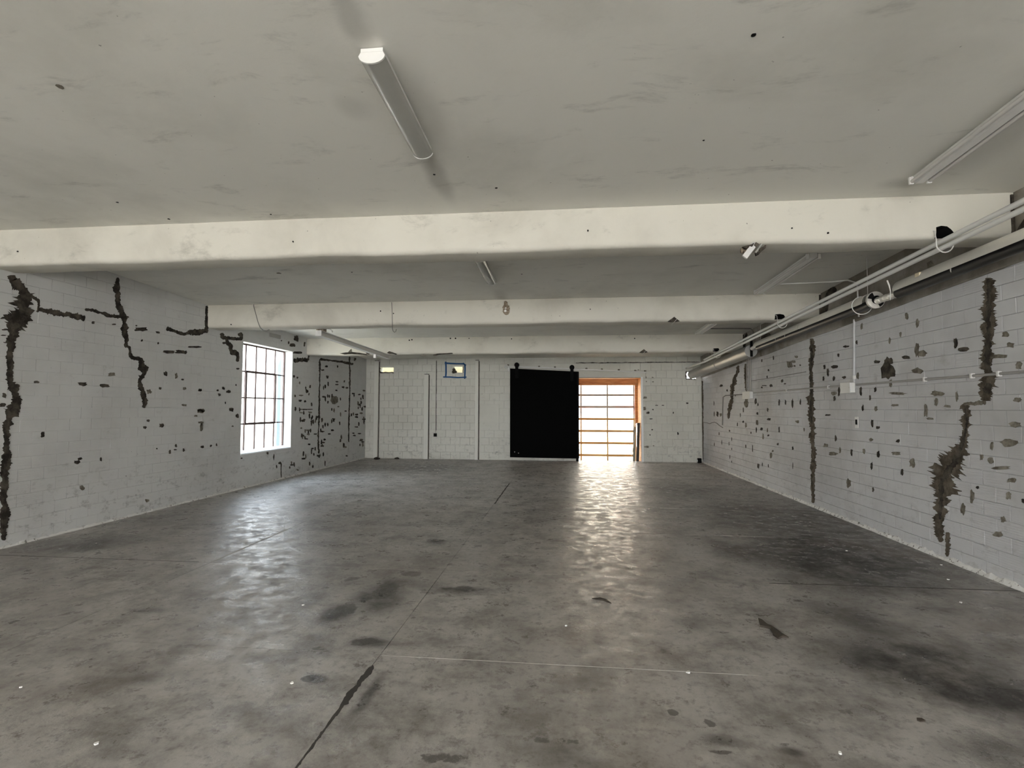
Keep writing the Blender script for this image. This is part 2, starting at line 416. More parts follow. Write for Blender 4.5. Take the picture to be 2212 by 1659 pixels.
class MB:
    """collects shapes in world space; build() makes ONE mesh object (children get local coordinates of an unrotated parent)"""
    def __init__(self):
        self.v, self.f = [], []
    def add(self, vs, fs):
        b = len(self.v)
        self.v += [Vector(x) for x in vs]
        self.f += [tuple(i + b for i in f) for f in fs]
        return self
    def box(self, a, b):
        x0, y0, z0 = a
        x1, y1, z1 = b
        return self.add([(x0, y0, z0), (x1, y0, z0), (x1, y1, z0), (x0, y1, z0), (x0, y0, z1), (x1, y0, z1), (x1, y1, z1), (x0, y1, z1)],
                        [(0, 3, 2, 1), (4, 5, 6, 7), (0, 1, 5, 4), (1, 2, 6, 5), (2, 3, 7, 6), (3, 0, 4, 7)])
    def bbox(self, a, b, r=0.004):
        """box with chamfered edges"""
        lo, hi = [min(p, q) for p, q in zip(a, b)], [max(p, q) for p, q in zip(a, b)]
        r = min(r, min(h - l for l, h in zip(lo, hi)) * 0.3)
        bm = bmesh.new()
        bmesh.ops.create_cube(bm, size=1.0)
        for v in bm.verts:
            v.co = Vector([(l + h) / 2 + c * (h - l) for l, h, c in zip(lo, hi, v.co)])
        bmesh.ops.bevel(bm, geom=bm.edges[:], offset=r, segments=1, affect='EDGES')
        bm.verts.index_update()
        self.add([v.co.copy() for v in bm.verts], [tuple(v.index for v in f.verts) for f in bm.faces])
        bm.free()
        return self
    def prism(self, prof, path_a, path_b, ax_u, ax_v, cap=True):
        """extrude 2D profile (u, v) from point a to b"""
        n = len(prof)
        A, B = Vector(path_a), Vector(path_b)
        U, V = Vector(ax_u), Vector(ax_v)
        vs = [A + U * u + V * v for u, v in prof] + [B + U * u + V * v for u, v in prof]
        fs = [(i, (i + 1) % n, (i + 1) % n + n, i + n) for i in range(n)]
        if cap:
            fs += [tuple(range(n))[::-1], tuple(range(n, 2 * n))]
        return self.add(vs, fs)
    def tube(self, pts, r, n=10, cap=True):
        pts = [Vector(p) for p in pts]
        rings = []
        up = Vector((0.123, 0.345, 0.93)).normalized()
        for i, p in enumerate(pts):
            d = (pts[min(i + 1, len(pts) - 1)] - pts[max(i - 1, 0)]).normalized()
            a = d.cross(up)
            if a.length < 1e-3:
                a = d.cross(Vector((1, 0, 0)))
            a.normalize()
            b = d.cross(a)
            rr = r[i] if isinstance(r, (list, tuple)) else r
            rings.append([p + (a * math.cos(2 * math.pi * k / n) + b * math.sin(2 * math.pi * k / n)) * rr for k in range(n)])
        vs = [v for ring in rings for v in ring]
        fs = []
        for i in range(len(pts) - 1):
            for k in range(n):
                fs.append((i * n + k, i * n + (k + 1) % n, (i + 1) * n + (k + 1) % n, (i + 1) * n + k))
        if cap:
            fs += [tuple(range(n))[::-1], tuple(range((len(pts) - 1) * n, len(pts) * n))]
        return self.add(vs, fs)
    def ring(self, c, axis, R, r, n=24, m=6):
        c, ax = Vector(c), Vector(axis).normalized()
        a = ax.orthogonal().normalized()
        b = ax.cross(a)
        vs, fs = [], []
        for i in range(n):
            t = 2 * math.pi * i / n
            d = a * math.cos(t) + b * math.sin(t)
            for k in range(m):
                s = 2 * math.pi * k / m
                vs.append(c + d * (R + r * math.cos(s)) + ax * r * math.sin(s))
        for i in range(n):
            for k in range(m):
                fs.append((i * m + k, ((i + 1) % n) * m + k, ((i + 1) % n) * m + (k + 1) % m, i * m + (k + 1) % m))
        return self.add(vs, fs)
    def build(self, name, mat, parent=None, smooth=False):
        off = Vector(parent.location) if parent is not None else Vector((0, 0, 0))
        if parent is not None and parent.parent is not None:
            off = off + Vector(parent.parent.location)
        me = bpy.data.meshes.new(name)
        if parent is None and self.v:
            lo = Vector([min(v[i] for v in self.v) for i in range(3)])
            hi = Vector([max(v[i] for v in self.v) for i in range(3)])
            org = Vector(((lo.x + hi.x) / 2, (lo.y + hi.y) / 2, lo.z))
        else:
            org = Vector((0, 0, 0))
        me.from_pydata([v - off - org for v in self.v], [], self.f)
        bm = bmesh.new()
        bm.from_mesh(me)
        bmesh.ops.recalc_face_normals(bm, faces=bm.faces)
        bm.to_mesh(me)
        bm.free()
        me.materials.append(M[mat] if isinstance(mat, str) else mat)
        if smooth:
            me.shade_smooth()
            me.set_sharp_from_angle(angle=math.radians(40))
        o = bpy.data.objects.new(name, me)
        o.location = org
        return link(o, parent)

# ------------------------------------------------------------------ structure: ground, floor
g = MB()
g.box((-45, -45, -0.6), (45, 60, -0.3))
tag(g.build('ground', 'ground'), kind='structure')

fb = MB()
fb.box((XL - TWALL, YF - 0.3, -0.29), (XR + TWALL, YB + 0.02, -0.014))
floor = tag(fb.build('floor', 'joint'), kind='structure')
XS = [XL, -3.765, -1.24, XR]
YS = [YF - 0.3, -5.8, -2.1, -0.25, 1.6, 3.42, 5.215, 7.05, 8.86, 11.30, 12.50, YB + 0.02]
def slab(x0, y0, x1, y1):
    # one floor slab with slightly worn, uneven edges
    gp = 0.0022
    x0 += gp if x0 > XL else 0; x1 -= gp if x1 < XR else 0
    y0 += gp; y1 -= gp
    vs = []
    def edge(a, b, n):
        for i in range(n):
            t = i / n
            p = Vector(a).lerp(Vector(b), t)
            j = 0.0012
            vs.append((p.x + random.uniform(-j, j), p.y + random.uniform(-j, j)))
    n = 6
    edge((x0, y0), (x1, y0), n); edge((x1, y0), (x1, y1), n); edge((x1, y1), (x0, y1), n); edge((x0, y1), (x0, y0), n)
    N = len(vs)
    m = MB()
    m.add([(x, y, 0.0) for x, y in vs] + [(x, y, -0.02) for x, y in vs],
          [tuple(range(N))] + [(i, (i + 1) % N, (i + 1) % N + N, i + N) for i in range(N)])
    return m
for j in range(len(YS) - 1):
    # the outer longitudinal joint stops part of the way
    xs = XS if YS[j] > 1.0 and YS[j] < 11.0 else [XL, -1.24, XR]
    for i in range(len(xs) - 1):
        slab(xs[i], YS[j], xs[i + 1], YS[j + 1]).build('floor_slab', 'floor', floor)
# pale filler left in two of the joints
def strip_floor(a, b, w, mat, name):
    A, B = Vector((*a, 0)), Vector((*b, 0))
    d = (B - A).normalized()
    nrm = Vector((-d.y, d.x, 0))
    n = max(3, int((B - A).length / 0.12))
    top = []
    for i in range(n + 1):
        p = A.lerp(B, i / n)
        top.append(p + nrm * w * random.uniform(0.25, 0.6) + Vector((0, 0, 0.0012)))
    bot = []
    for i in range(n + 1):
        p = A.lerp(B, i / n)
        bot.append(p - nrm * w * random.uniform(0.25, 0.6) + Vector((0, 0, 0.0012)))
    m = MB()
    k = n + 1
    lowt = [p - Vector((0, 0, 0.006)) for p in top]
    lowb = [p - Vector((0, 0, 0.006)) for p in bot]
    m.add(top + bot + lowt + lowb, [(i, i + 1, k + i + 1, k + i) for i in range(n)] +
          [(i, i + 1, 2 * k + i + 1, 2 * k + i) for i in range(n)] + [(k + i, k + i + 1, 3 * k + i + 1, 3 * k + i) for i in range(n)])
    return m.build(name, mat, floor)
strip_floor((-3.765, 5.24), (-3.765, 6.75), 0.026, 'joint_pale', 'joint_filler')
strip_floor((-1.22, 3.42), (1.15, 3.425), 0.007, 'joint_pale', 'joint_filler')
strip_floor((-1.235, 8.9), (-1.245, 11.3), 0.03, 'joint', 'joint_crack')
strip_floor((1.9, 5.2), (4.1, 5.24), 0.018, 'joint', 'joint_crack')
strip_floor((2.4, 8.86), (4.1, 8.88), 0.022, 'joint', 'joint_crack')
strip_floor((-6.4, 5.2), (-3.9, 5.215), 0.012, 'joint', 'joint_crack')
strip_floor((0.3, 12.5), (4.0, 12.5), 0.03, 'joint', 'joint_crack')

# ------------------------------------------------------------------ walls: backing slab with openings + single tiles
def wall_backing(axis, front, back, u0, u1, z0, z1, holes):
    us = sorted({u0, u1, *[c for h in holes for c in h[:2]]})
    zs = sorted({z0, z1, *[c for h in holes for c in h[2:]]})
    m = MB()
    for i in range(len(us) - 1):
        for j in range(len(zs) - 1):
            cu, cz = (us[i] + us[i + 1]) / 2, (zs[j] + zs[j + 1]) / 2
            if any(h[0] < cu < h[1] and h[2] < cz < h[3] for h in holes):
                continue
            if axis == 'x':
                m.box((min(front, back), us[i], zs[j]), (max(front, back), us[i + 1], zs[j + 1]))
            else:
                m.box((us[i], min(front, back), zs[j]), (us[i + 1], max(front, back), zs[j + 1]))
    return m

TD = 0.012  # depth of a tile face in front of the joint bed
wall_left = tag(wall_backing('x', XL - TD, XL - TWALL, YF - 0.3, YB + TWALL, -0.28, 4.6, [WIN]).build('wall_left', 'wall_paint'), kind='structure')
wall_right = tag(wall_backing('x', XR + TD, XR + TWALL, YF - 0.3, YB + TWALL, -0.28, 4.6, []).build('wall_right', 'wall_paint_right'), kind='structure')
wall_back = tag(wall_backing('y', YB + TD, YB + TWALL, XL - TWALL, XR + TWALL, -0.28, 3.9, [DOOR] + HOLES).build('wall_back', 'wall_paint_back'), kind='structure')
wall_front = tag(wall_backing('y', YF, YF - TWALL, XL - TWALL, XR + TWALL, -0.28, 4.6, [FRONT_OPEN]).build('wall_front', 'wall_paint'), kind='structure')

class TileWall:
    def __init__(self, wall, place, mat, cj=(0.003, 0.0018)):
        self.wall, self.place, self.mat, self.cj = wall, place, mat, cj   # place(u, v, n) -> world
        self.cache = {}
    def geom(self, w, h):
        c, jt = self.cj
        a, b = w / 2 - jt, h / 2 - jt
        d = -TD - 0.002
        vs = [(-a, -b, d), (a, -b, d), (a, b, d), (-a, b, d), (-a, -b, -c), (a, -b, -c), (a, b, -c), (-a, b, -c),
              (-a + c, -b + c, 0), (a - c, -b + c, 0), (a - c, b - c, 0), (-a + c, b - c, 0)]
        fs = [(8, 9, 10, 11)]
        for i in range(4):
            j = (i + 1) % 4
            fs += [(i, j, 4 + j, 4 + i), (4 + i, 4 + j, 8 + j, 8 + i)]
        return vs, fs
    def run(self, tiles, limit, name):
        def score(t):
            u, v, w, h = t
            ps = [proj(self.place(u + a * w / 2, v + b * h / 2, 0)) for a, b in ((-1, -1), (1, -1), (1, 1), (-1, 1))]
            if any(p is None for p in ps):
                return -1
            cx, cy = sum(p[0] for p in ps) / 4, sum(p[1] for p in ps) / 4
            if not (-20 < cx < W + 20 and -20 < cy < H + 20):
                return -1
            return abs(sum(ps[i][0] * ps[(i + 1) % 4][1] - ps[(i + 1) % 4][0] * ps[i][1] for i in range(4)))
        tiles = sorted(tiles, key=score, reverse=True)
        off = Vector(self.wall.location)
        rest = MB()
        for k, (u, v, w, h) in enumerate(tiles):
            n = random.gauss(0, 0.0007)
            n = max(-0.0015, min(0.0015, n))
            vs, fs = self.geom(w, h)
            if k < limit:
                key = (round(w, 3), round(h, 3))
                if key not in self.cache:
                    me = bpy.data.meshes.new(name)
                    o0 = self.place(0, 0, 0)
                    me.from_pydata([self.place(*p) - o0 for p in vs], [], fs)
                    me.materials.append(M[self.mat])
                    bm = bmesh.new(); bm.from_mesh(me)
                    bmesh.ops.recalc_face_normals(bm, faces=bm.faces)
                    f0 = bm.faces[:][0]
                    want = self.place(0, 0, 1) - self.place(0, 0, 0)
                    if f0.normal.dot(want) < 0:
                        bmesh.ops.reverse_faces(bm, faces=bm.faces)
                    bm.to_mesh(me); bm.free()
                    self.cache[key] = me
                o = bpy.data.objects.new(name, self.cache[key])
                o.location = self.place(u, v, n) - off
                link(o, self.wall)
            else:
                rest.add([self.place(u + p[0], v + p[1], p[2] + n) for p in vs], fs)
        if rest.v:
            tag(rest.build(name + '_field', self.mat, self.wall), kind='stuff')

def subtract(r, h):
    u0, u1, v0, v1 = r
    a0, a1, b0, b1 = h
    if a1 <= u0 or a0 >= u1 or b1 <= v0 or b0 >= v1:
        return [r]
    out = []
    if a0 > u0: out.append((u0, a0, v0, v1))
    if a1 < u1: out.append((a1, u1, v0, v1))
    m0, m1 = max(u0, a0), min(u1, a1)
    if b0 > v0: out.append((m0, m1, v0, b0))
    if b1 < v1: out.append((m0, m1, b1, v1))
    return out
def make_tiles(u0, u1, v0, v1, tw, th, holes, top=None):
    res = []
    j, v = 0, v0
    while v < v1 - 0.02:
        h = min(th, v1 - v)
        u = u0 - (tw / 2 if j % 2 else 0)
        while u < u1:
            a, b = max(u, u0), min(u + tw, u1)
            if b - a > 0.02 and not (top and v > top((a + b) / 2)):
                rs = [(a, b, v, v + h)]
                for hole in holes:
                    rs = [q for r in rs for q in subtract(r, hole)]
                for (a_, b_, c_, d_) in rs:
                    if b_ - a_ > 0.025 and d_ - c_ > 0.02:
                        res.append(((a_ + b_) / 2, (c_ + d_) / 2, b_ - a_, d_ - c_))
            u += tw
        v += th
        j += 1
    return res

TileWall(wall_right, lambda u, v, n: Vector((XR - n, u, v)), 'wall_paint_right').run(
    make_tiles(2.2, YB, 0.0, 3.2, 0.314, 0.149, [], top=lambda u: ceil_z(u) - 0.62), 300, 'wall_tile')
TileWall(wall_left, lambda u, v, n: Vector((XL + n, u, v)), 'wall_paint', (0.0016, 0.0009)).run(
    make_tiles(2.6, YB, 0.0, 3.8, 0.314, 0.149, [WIN], top=lambda u: ceil_z(u)), 300, 'wall_tile')
TileWall(wall_back, lambda u, v, n: Vector((u, YB - n, v)), 'wall_paint_back', (0.0045, 0.003)).run(
    make_tiles(XL, XR, 0.0, 3.4, 0.315, 0.2345, [DOOR] + HOLES, top=lambda u: 3.26), 300, 'wall_tile')

# dark concrete bond beam along the top of the right wall
bb = MB()
N = 40
prof = []
for i in range(N + 1):
    y = YF + (YB - YF) * i / N
    zt = ceil_z(y)
    zb = zt - 0.655 + random.uniform(-0.006, 0.006)
    xo = XR - 0.024 + random.uniform(-0.003, 0.003)
    prof.append([(XR + 0.01, y, zb - 0.004), (xo + 0.006, y, zb), (xo, y, zb + 0.01), (xo, y, zt + 0.01), (XR + 0.01, y, zt + 0.01)])
bb.add([p for q in prof for p in q], [(i * 5 + k, i * 5 + k + 1, i * 5 + k + 6, i * 5 + k + 5) for i in range(N) for k in range(4)])
bb.build('bond_beam', 'bond', wall_right)

# rough painted skim along the foot of the side walls
def skirt(x, sgn, wall, y0, y1, h0, h1):
    n = int((y1 - y0) / 0.055)
    rows = []
    for i in range(n + 1):
        y = y0 + (y1 - y0) * i / n
        h = random.uniform(h0, h1)
        t = random.uniform(0.008, 0.020)
        rows.append([(x, y, h), (x + sgn * t * 0.8, y, h * 0.8), (x + sgn * t * 1.3, y, h * 0.35), (x + sgn * (t + 0.014), y, 0.0)])
    m = MB()
    m.add([p for r in rows for p in r], [(i * 4 + k, i * 4 + k + 1, i * 4 + k + 5, i * 4 + k + 4) for i in range(n) for k in range(3)])
    return m.build('paint_skim', 'skim', wall)
skirt(XR, -1, wall_right, 3.0, YB - 0.01, 0.025, 0.06)
skirt(XL, 1, wall_left, 3.0, YB - 0.01, 0.015, 0.04)

# ------------------------------------------------------------------ ceiling
cb = MB()
NX, NY = 24, 40
cv = []
for j in range(NY + 1):
    y = YF - 0.3 + (YB + TWALL - YF + 0.3) * j / NY
    for i in range(NX + 1):
        x = XL - TWALL + (XR - XL + 2 * TWALL) * i / NX
        cv.append((x, y, ceil_z(y) + random.uniform(-0.002, 0.002)))
nb = len(cv)
cf = [(j * (NX + 1) + i, j * (NX + 1) + i + 1, (j + 1) * (NX + 1) + i + 1, (j + 1) * (NX + 1) + i) for j in range(NY) for i in range(NX)]
cv += [(x, y, z + 0.22) for x, y, z in cv]
cf += [tuple(nb + k for k in f) for f in cf]
rim = [i for i in range(NX + 1)] + [j * (NX + 1) + NX for j in range(1, NY + 1)] + [NY * (NX + 1) + i for i in range(NX - 1, -1, -1)] + [j * (NX + 1) for j in range(NY - 1, 0, -1)]
cf += [(rim[k], rim[(k + 1) % len(rim)], rim[(k + 1) % len(rim)] + nb, rim[k] + nb) for k in range(len(rim))]
cb.add(cv, cf)
ceiling = tag(cb.build('ceiling', 'ceiling', smooth=True), kind='structure')

# anchor holes and chips in the ceiling
def disc_on(px, py, r, fn, nrm, name, mat, parent, t=0.003, lobes=0.25):
    c = fn(px, py)
    nrm = Vector(nrm)
    a = nrm.orthogonal().normalized()
    b = nrm.cross(a)
    n = 9
    rr = [r * random.uniform(1 - lobes, 1 + lobes) for _ in range(n)]
    pts = [c + (a * math.cos(2 * math.pi * k / n) + b * math.sin(2 * math.pi * k / n)) * rr[k] for k in range(n)]
    m = MB()
    m.add([p + nrm * t for p in pts] + [p - nrm * 0.004 for p in pts], [tuple(range(n))] + [(k, (k + 1) % n, (k + 1) % n + n, k + n) for k in range(n)])
    return m.build(name, mat, parent)
for px, py, r in ((129, 187, 0.022), (1628, 75, 0.012), (1520, 303, 0.008), (938, 377, 0.010), (1072, 406, 0.013), (254, 437, 0.012), (585, 463, 0.010),
                  (365, 473, 0.016), (760, 588, 0.013), (1127, 592, 0.012), (602, 590, 0.03)):
    disc_on(px, py, r, at_ceil, (0, 0, -1), 'anchor_hole', 'hole_dark' if r < 0.02 else 'mortar_pale', ceiling)

# ------------------------------------------------------------------ beams
def beam(i, label):
    y0, zb = BEAM_Y[i], BEAM_ZB[i]
    y1 = y0 + BEAM_W
    zt0, zt1 = ceil_z(y0) + 0.03, ceil_z(y1) + 0.03
    R = 0.055
    prof = [(y0, zt0)]
    for k in range(5):
        t = k / 4 * math.pi / 2
        prof.append((y0 + R - R * math.cos(t), zb + R - R * math.sin(t)))
    for k in range(5):
        t = math.pi / 2 - k / 4 * math.pi / 2
        prof.append((y1 - R + R * math.cos(t), zb + R - R * math.sin(t)))
    prof.append((y1, zt1))
    n, S = len(prof), 70
    vs = []
    for s in range(S + 1):
        x = XL - 0.04 + (XR - XL + 0.08) * s / S
        wob = 0.006 * math.sin(x * 1.7 + i) + 0.004 * math.sin(x * 4.3 + 2 * i) + random.uniform(-0.0025, 0.0025)
        wy = 0.003 * math.sin(x * 2.9 + i * 1.3)
        for k, (y, z) in enumerate(prof):
            edge = k in (0, n - 1)
            vs.append((x, y + (0 if edge else wy), z + (0 if edge else wob)))
    fs = [(s * n + k, s * n + (k + 1) % n, (s + 1) * n + (k + 1) % n, (s + 1) * n + k) for s in range(S) for k in range(n)]
    fs += [tuple(range(n)), tuple(range(S * n, S * n + n))[::-1]]
    m = MB().add(vs, fs)
    o = m.build('ceiling_beam', 'beam')
    o.data.shade_smooth()
    o.data.set_sharp_from_angle(angle=math.radians(35))
    return tag(o, label, 'beam', 'cross beams under the ceiling')
B1 = beam(0, 'cream concrete ceiling beam nearest the camera, spanning wall to wall')
B2 = beam(1, 'second ceiling beam, with a bare tan spot on its face')
B3 = beam(2, 'farthest ceiling beam, crumbling at its lower edge near the blue tape')
BEAMS = (B1, B2, B3)

def carve(beam_o, cutters):
    """cut real cavities into a beam; the cavity faces take the second material"""
    m = MB()
    for c in cutters:
        m.add(*c)
    cut = m.build('cutter', 'hole_dark')
    beam_o.data.materials.append(M['hole_dark'])
    mod = beam_o.modifiers.new('cut', 'BOOLEAN')
    mod.object = cut
    mod.solver = 'EXACT'
    mod.material_mode = 'TRANSFER'
    bpy.context.view_layer.update()
    dg = bpy.context.evaluated_depsgraph_get()
    me = bpy.data.meshes.new_from_object(beam_o.evaluated_get(dg))
    beam_o.modifiers.clear()
    beam_o.data = me
    bpy.data.objects.remove(cut, do_unlink=True)
def jag_cut(i, pts, depth):
    """a jagged pocket through the front face of beam i, outline in pixels"""
    y = BEAM_Y[i]
    a = [at(px, py, 1, y) for px, py in pts]
    n = len(a)
    front = [p + Vector((0, -0.03, 0)) for p in a]
    c = sum(a, Vector()) / n
    back = [c + (p - c) * 0.85 + Vector((0, depth, 0)) for p in a]
    return (front + back, [tuple(range(n)), tuple(range(n, 2 * n))[::-1]] + [(k, k + n, (k + 1) % n + n, (k + 1) % n) for k in range(n)])
def zpts(o, s, pts):
    return [(o[0] + p[0] * s, o[1] + p[1] * s, *[q * s for q in p[2:]]) for p in pts]
Z7 = ((1500, 400), 0.3219)
Z4 = ((1480, 600), 0.17179)
carve(B1, [jag_cut(0, [p[:2] for p in zpts(*Z7, [(1620, 282), (1655, 272), (1695, 276), (1722, 296), (1744, 322), (1735, 345), (1700, 352), (1622, 354)])], 0.2),
           jag_cut(0, [(1604, 531), (1622, 526), (1636, 522), (1652, 527), (1655, 534), (1644, 545), (1640, 556), (1602, 559), (1598, 548)], 0.10)])
carve(B2, [jag_cut(1, [p[:2] for p in zpts(*Z4, [(1128, 460), (1190, 455), (1240, 465), (1258, 492), (1230, 520), (1128, 524)])], 0.2)])
carve(B3, [jag_cut(2, [p[:2] for p in zpts(*Z4, [(350, 888), (420, 885), (432, 905), (410, 925), (352, 928)])], 0.2)])

# spots on the beam faces
def beam_spot(i, px, py, r, mat='hole_dark', name='anchor_hole', lobes=0.25):
    disc_on(px, py, r, lambda a, b: at(a, b, 1, BEAM_Y[i] - 0.004), (0, -1, 0), name, mat, BEAMS[i], lobes=lobes)
for i, px, py, r in ((0, 633, 522, 0.008), (0, 1270, 498, 0.009), (0, 38, 543, 0.008), (0, 1711, 493, 0.007), (0, 1789, 503, 0.010), (1, 499, 701, 0.012), (1, 1275, 668, 0.009),
                     (1, 850, 677, 0.012), (1, 822, 672, 0.012), (2, 884, 735, 0.018), (2, 890, 734, 0.018), (2, 973, 731, 0.018), (2, 984, 731, 0.018), (2, 1105, 732, 0.014), (2, 1371, 731, 0.014), (2, 1013, 731, 0.012)):
    beam_spot(i, px, py, r)

# ------------------------------------------------------------------ bare mortar patches and cracks on the walls
def flat_patch(front_pts, nrm, name, mat, parent):
    """thin irregular patch with its own thickness lying on a wall"""
    nrm = Vector(nrm)
    n = len(front_pts)
    m = MB()
    m.add(front_pts + [p - nrm * 0.009 for p in front_pts], [tuple(range(n))] + [(k, (k + 1) % n, (k + 1) % n + n, k + n) for k in range(n)])
    return m.build(name, mat, parent)
class Surf:
    def __init__(self, axis, val, nrm, parent, proud=0.0035):
        self.axis, self.val, self.n, self.parent = axis, val, Vector(nrm), parent
        self.off = val + self.n[axis] * proud
    def __call__(self, px, py):
        return at(px, py, self.axis, self.off)
S_L = Surf(0, XL, (1, 0, 0), wall_left)
S_R = Surf(0, XR, (-1, 0, 0), wall_right)
S_RB = Surf(0, XR - 0.027, (-1, 0, 0), wall_right, 0.004)
S_B = Surf(1, YB, (0, -1, 0), wall_back)

def crack(s, pts, mat='mortar', jit=0.26, spike=0.07, step=1.7, name='mortar_strip'):
    # resample (x, y, width) in small steps, jitter the two edges, lay the ribbon on the wall
    smp = []
    for (a, b) in zip(pts[:-1], pts[1:]):
        L = math.hypot(b[0] - a[0], b[1] - a[1])
        k = max(1, int(L / step))
        for i in range(k):
            t = i / k
            smp.append(tuple(a[q] + (b[q] - a[q]) * t for q in range(3)))
    smp.append(pts[-1])
    top, bot = [], []
    lj = rj = 0.0
    for i, (x, y, w) in enumerate(smp):
        p, q = smp[max(i - 1, 0)], smp[min(i + 1, len(smp) - 1)]
        dx, dy = q[0] - p[0], q[1] - p[1]
        L = math.hypot(dx, dy) or 1
        nx, ny = dy / L, -dx / L
        lj = lj * 0.72 + random.uniform(-1, 1) * jit * w * 0.55
        rj = rj * 0.72 + random.uniform(-1, 1) * jit * w * 0.55
        l, r = max(0.12 * w, w / 2 + lj), max(0.12 * w, w / 2 + rj)
        if random.random() < spike: l *= random.uniform(1.15, 1.5)
        if random.random() < spike: r *= random.uniform(1.15, 1.5)
        if i in (0, len(smp) - 1):
            l *= 0.5; r *= 0.5
        top.append(s(x + nx * l, y + ny * l))
        bot.append(s(x - nx * r, y - ny * r))
    k = len(smp)
    back = [p - s.n * 0.012 for p in top + bot]
    m = MB()
    m.add(top + bot + back, [(i, i + 1, k + i + 1, k + i) for i in range(k - 1)] +
          [(i, i + 1, 2 * k + i + 1, 2 * k + i) for i in range(k - 1)] + [(k + i, k + i + 1, 3 * k + i + 1, 3 * k + i) for i in range(k - 1)] +
          [(0, k, 3 * k, 2 * k), (k - 1, 2 * k - 1, 4 * k - 1, 3 * k - 1)])
    return m.build(name, mat, s.parent)
def blob(s, x, y, hw, hh, mat='mortar', name='mortar_patch'):
    n = 13 if max(hw, hh) > 3 else 9
    ph = random.uniform(0, 6.28)
    pts = []
    for k in range(n):
        t = 2 * math.pi * k / n
        c, sn = math.cos(t), math.sin(t)
        r = random.uniform(0.62, 1.12)
        # boxy: the chips follow the tile joints
        e = max(abs(c), abs(sn)) ** -0.45
        pts.append(s(x + hw * r * e * c, y + hh * r * e * sn))
    return flat_patch(pts, s.n, name, mat, s.parent)
def cracks(s, o, sc, lst, **k):
    for l in lst:
        crack(s, zpts(o, sc, l), **k)
def blobs(s, o, sc, lst, **k):
    for l in lst:
        x, y, a, b = zpts(o, sc, [l])[0]
        blob(s, x, y, a, b, **k)

S_F = Surf(2, 0.0, (0, 0, 1), floor, 0.0014)
crack(S_F, [(806, 1437, 4), (796, 1452, 9), (780, 1470, 13), (765, 1488, 8), (748, 1510, 10), (735, 1528, 6), (712, 1560, 4), (690, 1590, 4), (660, 1632, 5), (630, 1672, 5)], mat='joint', jit=0.4, spike=0.12, step=4, name='joint_crack')
# left wall
Z1, Z2, Z3 = ((0, 560), 0.20796), ((0, 860), 0.20796), ((400, 640), 0.24718)
cracks(S_L, *Z1, [
    [(130, 165, 80), (130, 225, 70), (180, 258, 130), (225, 310, 60), (250, 350, 110), (260, 400, 150), (245, 470, 190), (245, 540, 185), (215, 600, 215), (170, 660, 180), (140, 720, 140), (130, 800, 105),
     (115, 860, 90), (110, 930, 80), (95, 965, 55), (100, 1000, 70), (105, 1060, 70), (110, 1120, 72), (105, 1200, 66), (110, 1280, 72), (140, 1330, 105), (155, 1390, 66), (170, 1440, 85), (155, 1520, 105),
     (130, 1590, 125), (80, 1680, 105), (62, 1770, 70), (70, 1850, 66), (65, 1930, 58), (70, 2000, 78), (75, 2080, 88), (60, 2160, 92), (45, 2240, 76), (45, 2320, 66), (40, 2400, 66), (35, 2480, 66), (55, 2560, 78),
     (60, 2620, 105), (40, 2700, 85), (40, 2780, 74), (45, 2860, 56), (45, 2920, 46)],
    [(330, 385, 26), (400, 425, 26), (405, 480, 26), (390, 550, 26)],
    [(395, 522, 30), (480, 532, 40), (560, 550, 52), (700, 575, 48), (800, 597, 46), (885, 615, 44)],
    [(885, 520, 25), (960, 530, 30), (1080, 560, 30), (1120, 590, 34), (1260, 600, 30), (1340, 602, 15)],
    [(1225, 190, 30), (1225, 260, 45), (1215, 310, 60), (1225, 360, 40), (1215, 385, 58), (1220, 440, 45), (1245, 510, 58), (1275, 570, 52), (1290, 620, 58), (1295, 660, 38), (1295, 720, 66), (1290, 770, 74),
     (1305, 830, 40), (1308, 895, 35), (1350, 915, 30), (1350, 960, 28), (1352, 1005, 38), (1400, 1030, 42), (1465, 1040, 46), (1475, 1090, 66), (1495, 1135, 90), (1500, 1180, 38), (1475, 1225, 60), (1455, 1260, 40),
     (1465, 1310, 48), (1485, 1370, 48), (1500, 1430, 56), (1505, 1490, 62), (1497, 1545, 36)],
    [(2150, 485, 25), (2150, 560, 25), (2148, 640, 38), (2148, 700, 46), (2140, 765, 54)],
    [(2125, 742, 50), (2050, 770, 56), (1990, 755, 56), (1940, 778, 38), (1870, 770, 38), (1790, 738, 38), (1730, 718, 46)],
])
blobs(S_L, *Z1, [(1475, 728, 75, 22), (1640, 760, 25, 14), (1475, 843, 13, 12), (1645, 873, 8, 14), (1760, 962, 65, 18), (1880, 962, 62, 20), (2030, 912, 80, 10), (968, 657, 17, 16), (1185, 675, 25, 8),
                 (860, 1298, 55, 20), (1090, 1312, 55, 20), (380, 1275, 28, 14), (1718, 1190, 25, 26), (1897, 1248, 16, 10), (1665, 1340, 15, 16), (2080, 1360, 20, 15), (50, 610, 45, 14), (45, 1415, 20, 28), (30, 1515, 35, 22),
                 (2320, 1340, 18, 18), (2330, 870, 22, 12), (1420, 690, 10, 8), (60, 730, 40, 10), (40, 790, 30, 7), (60, 865, 26, 7)])
blobs(S_L, *Z1, [(1160, 1195, 40, 20), (1832, 1215, 15, 32), (1918, 1343, 18, 15), (1915, 1515, 35, 13), (2085, 1572, 35, 28), (1550, 1375, 28, 26)], mat='mortar_pale')
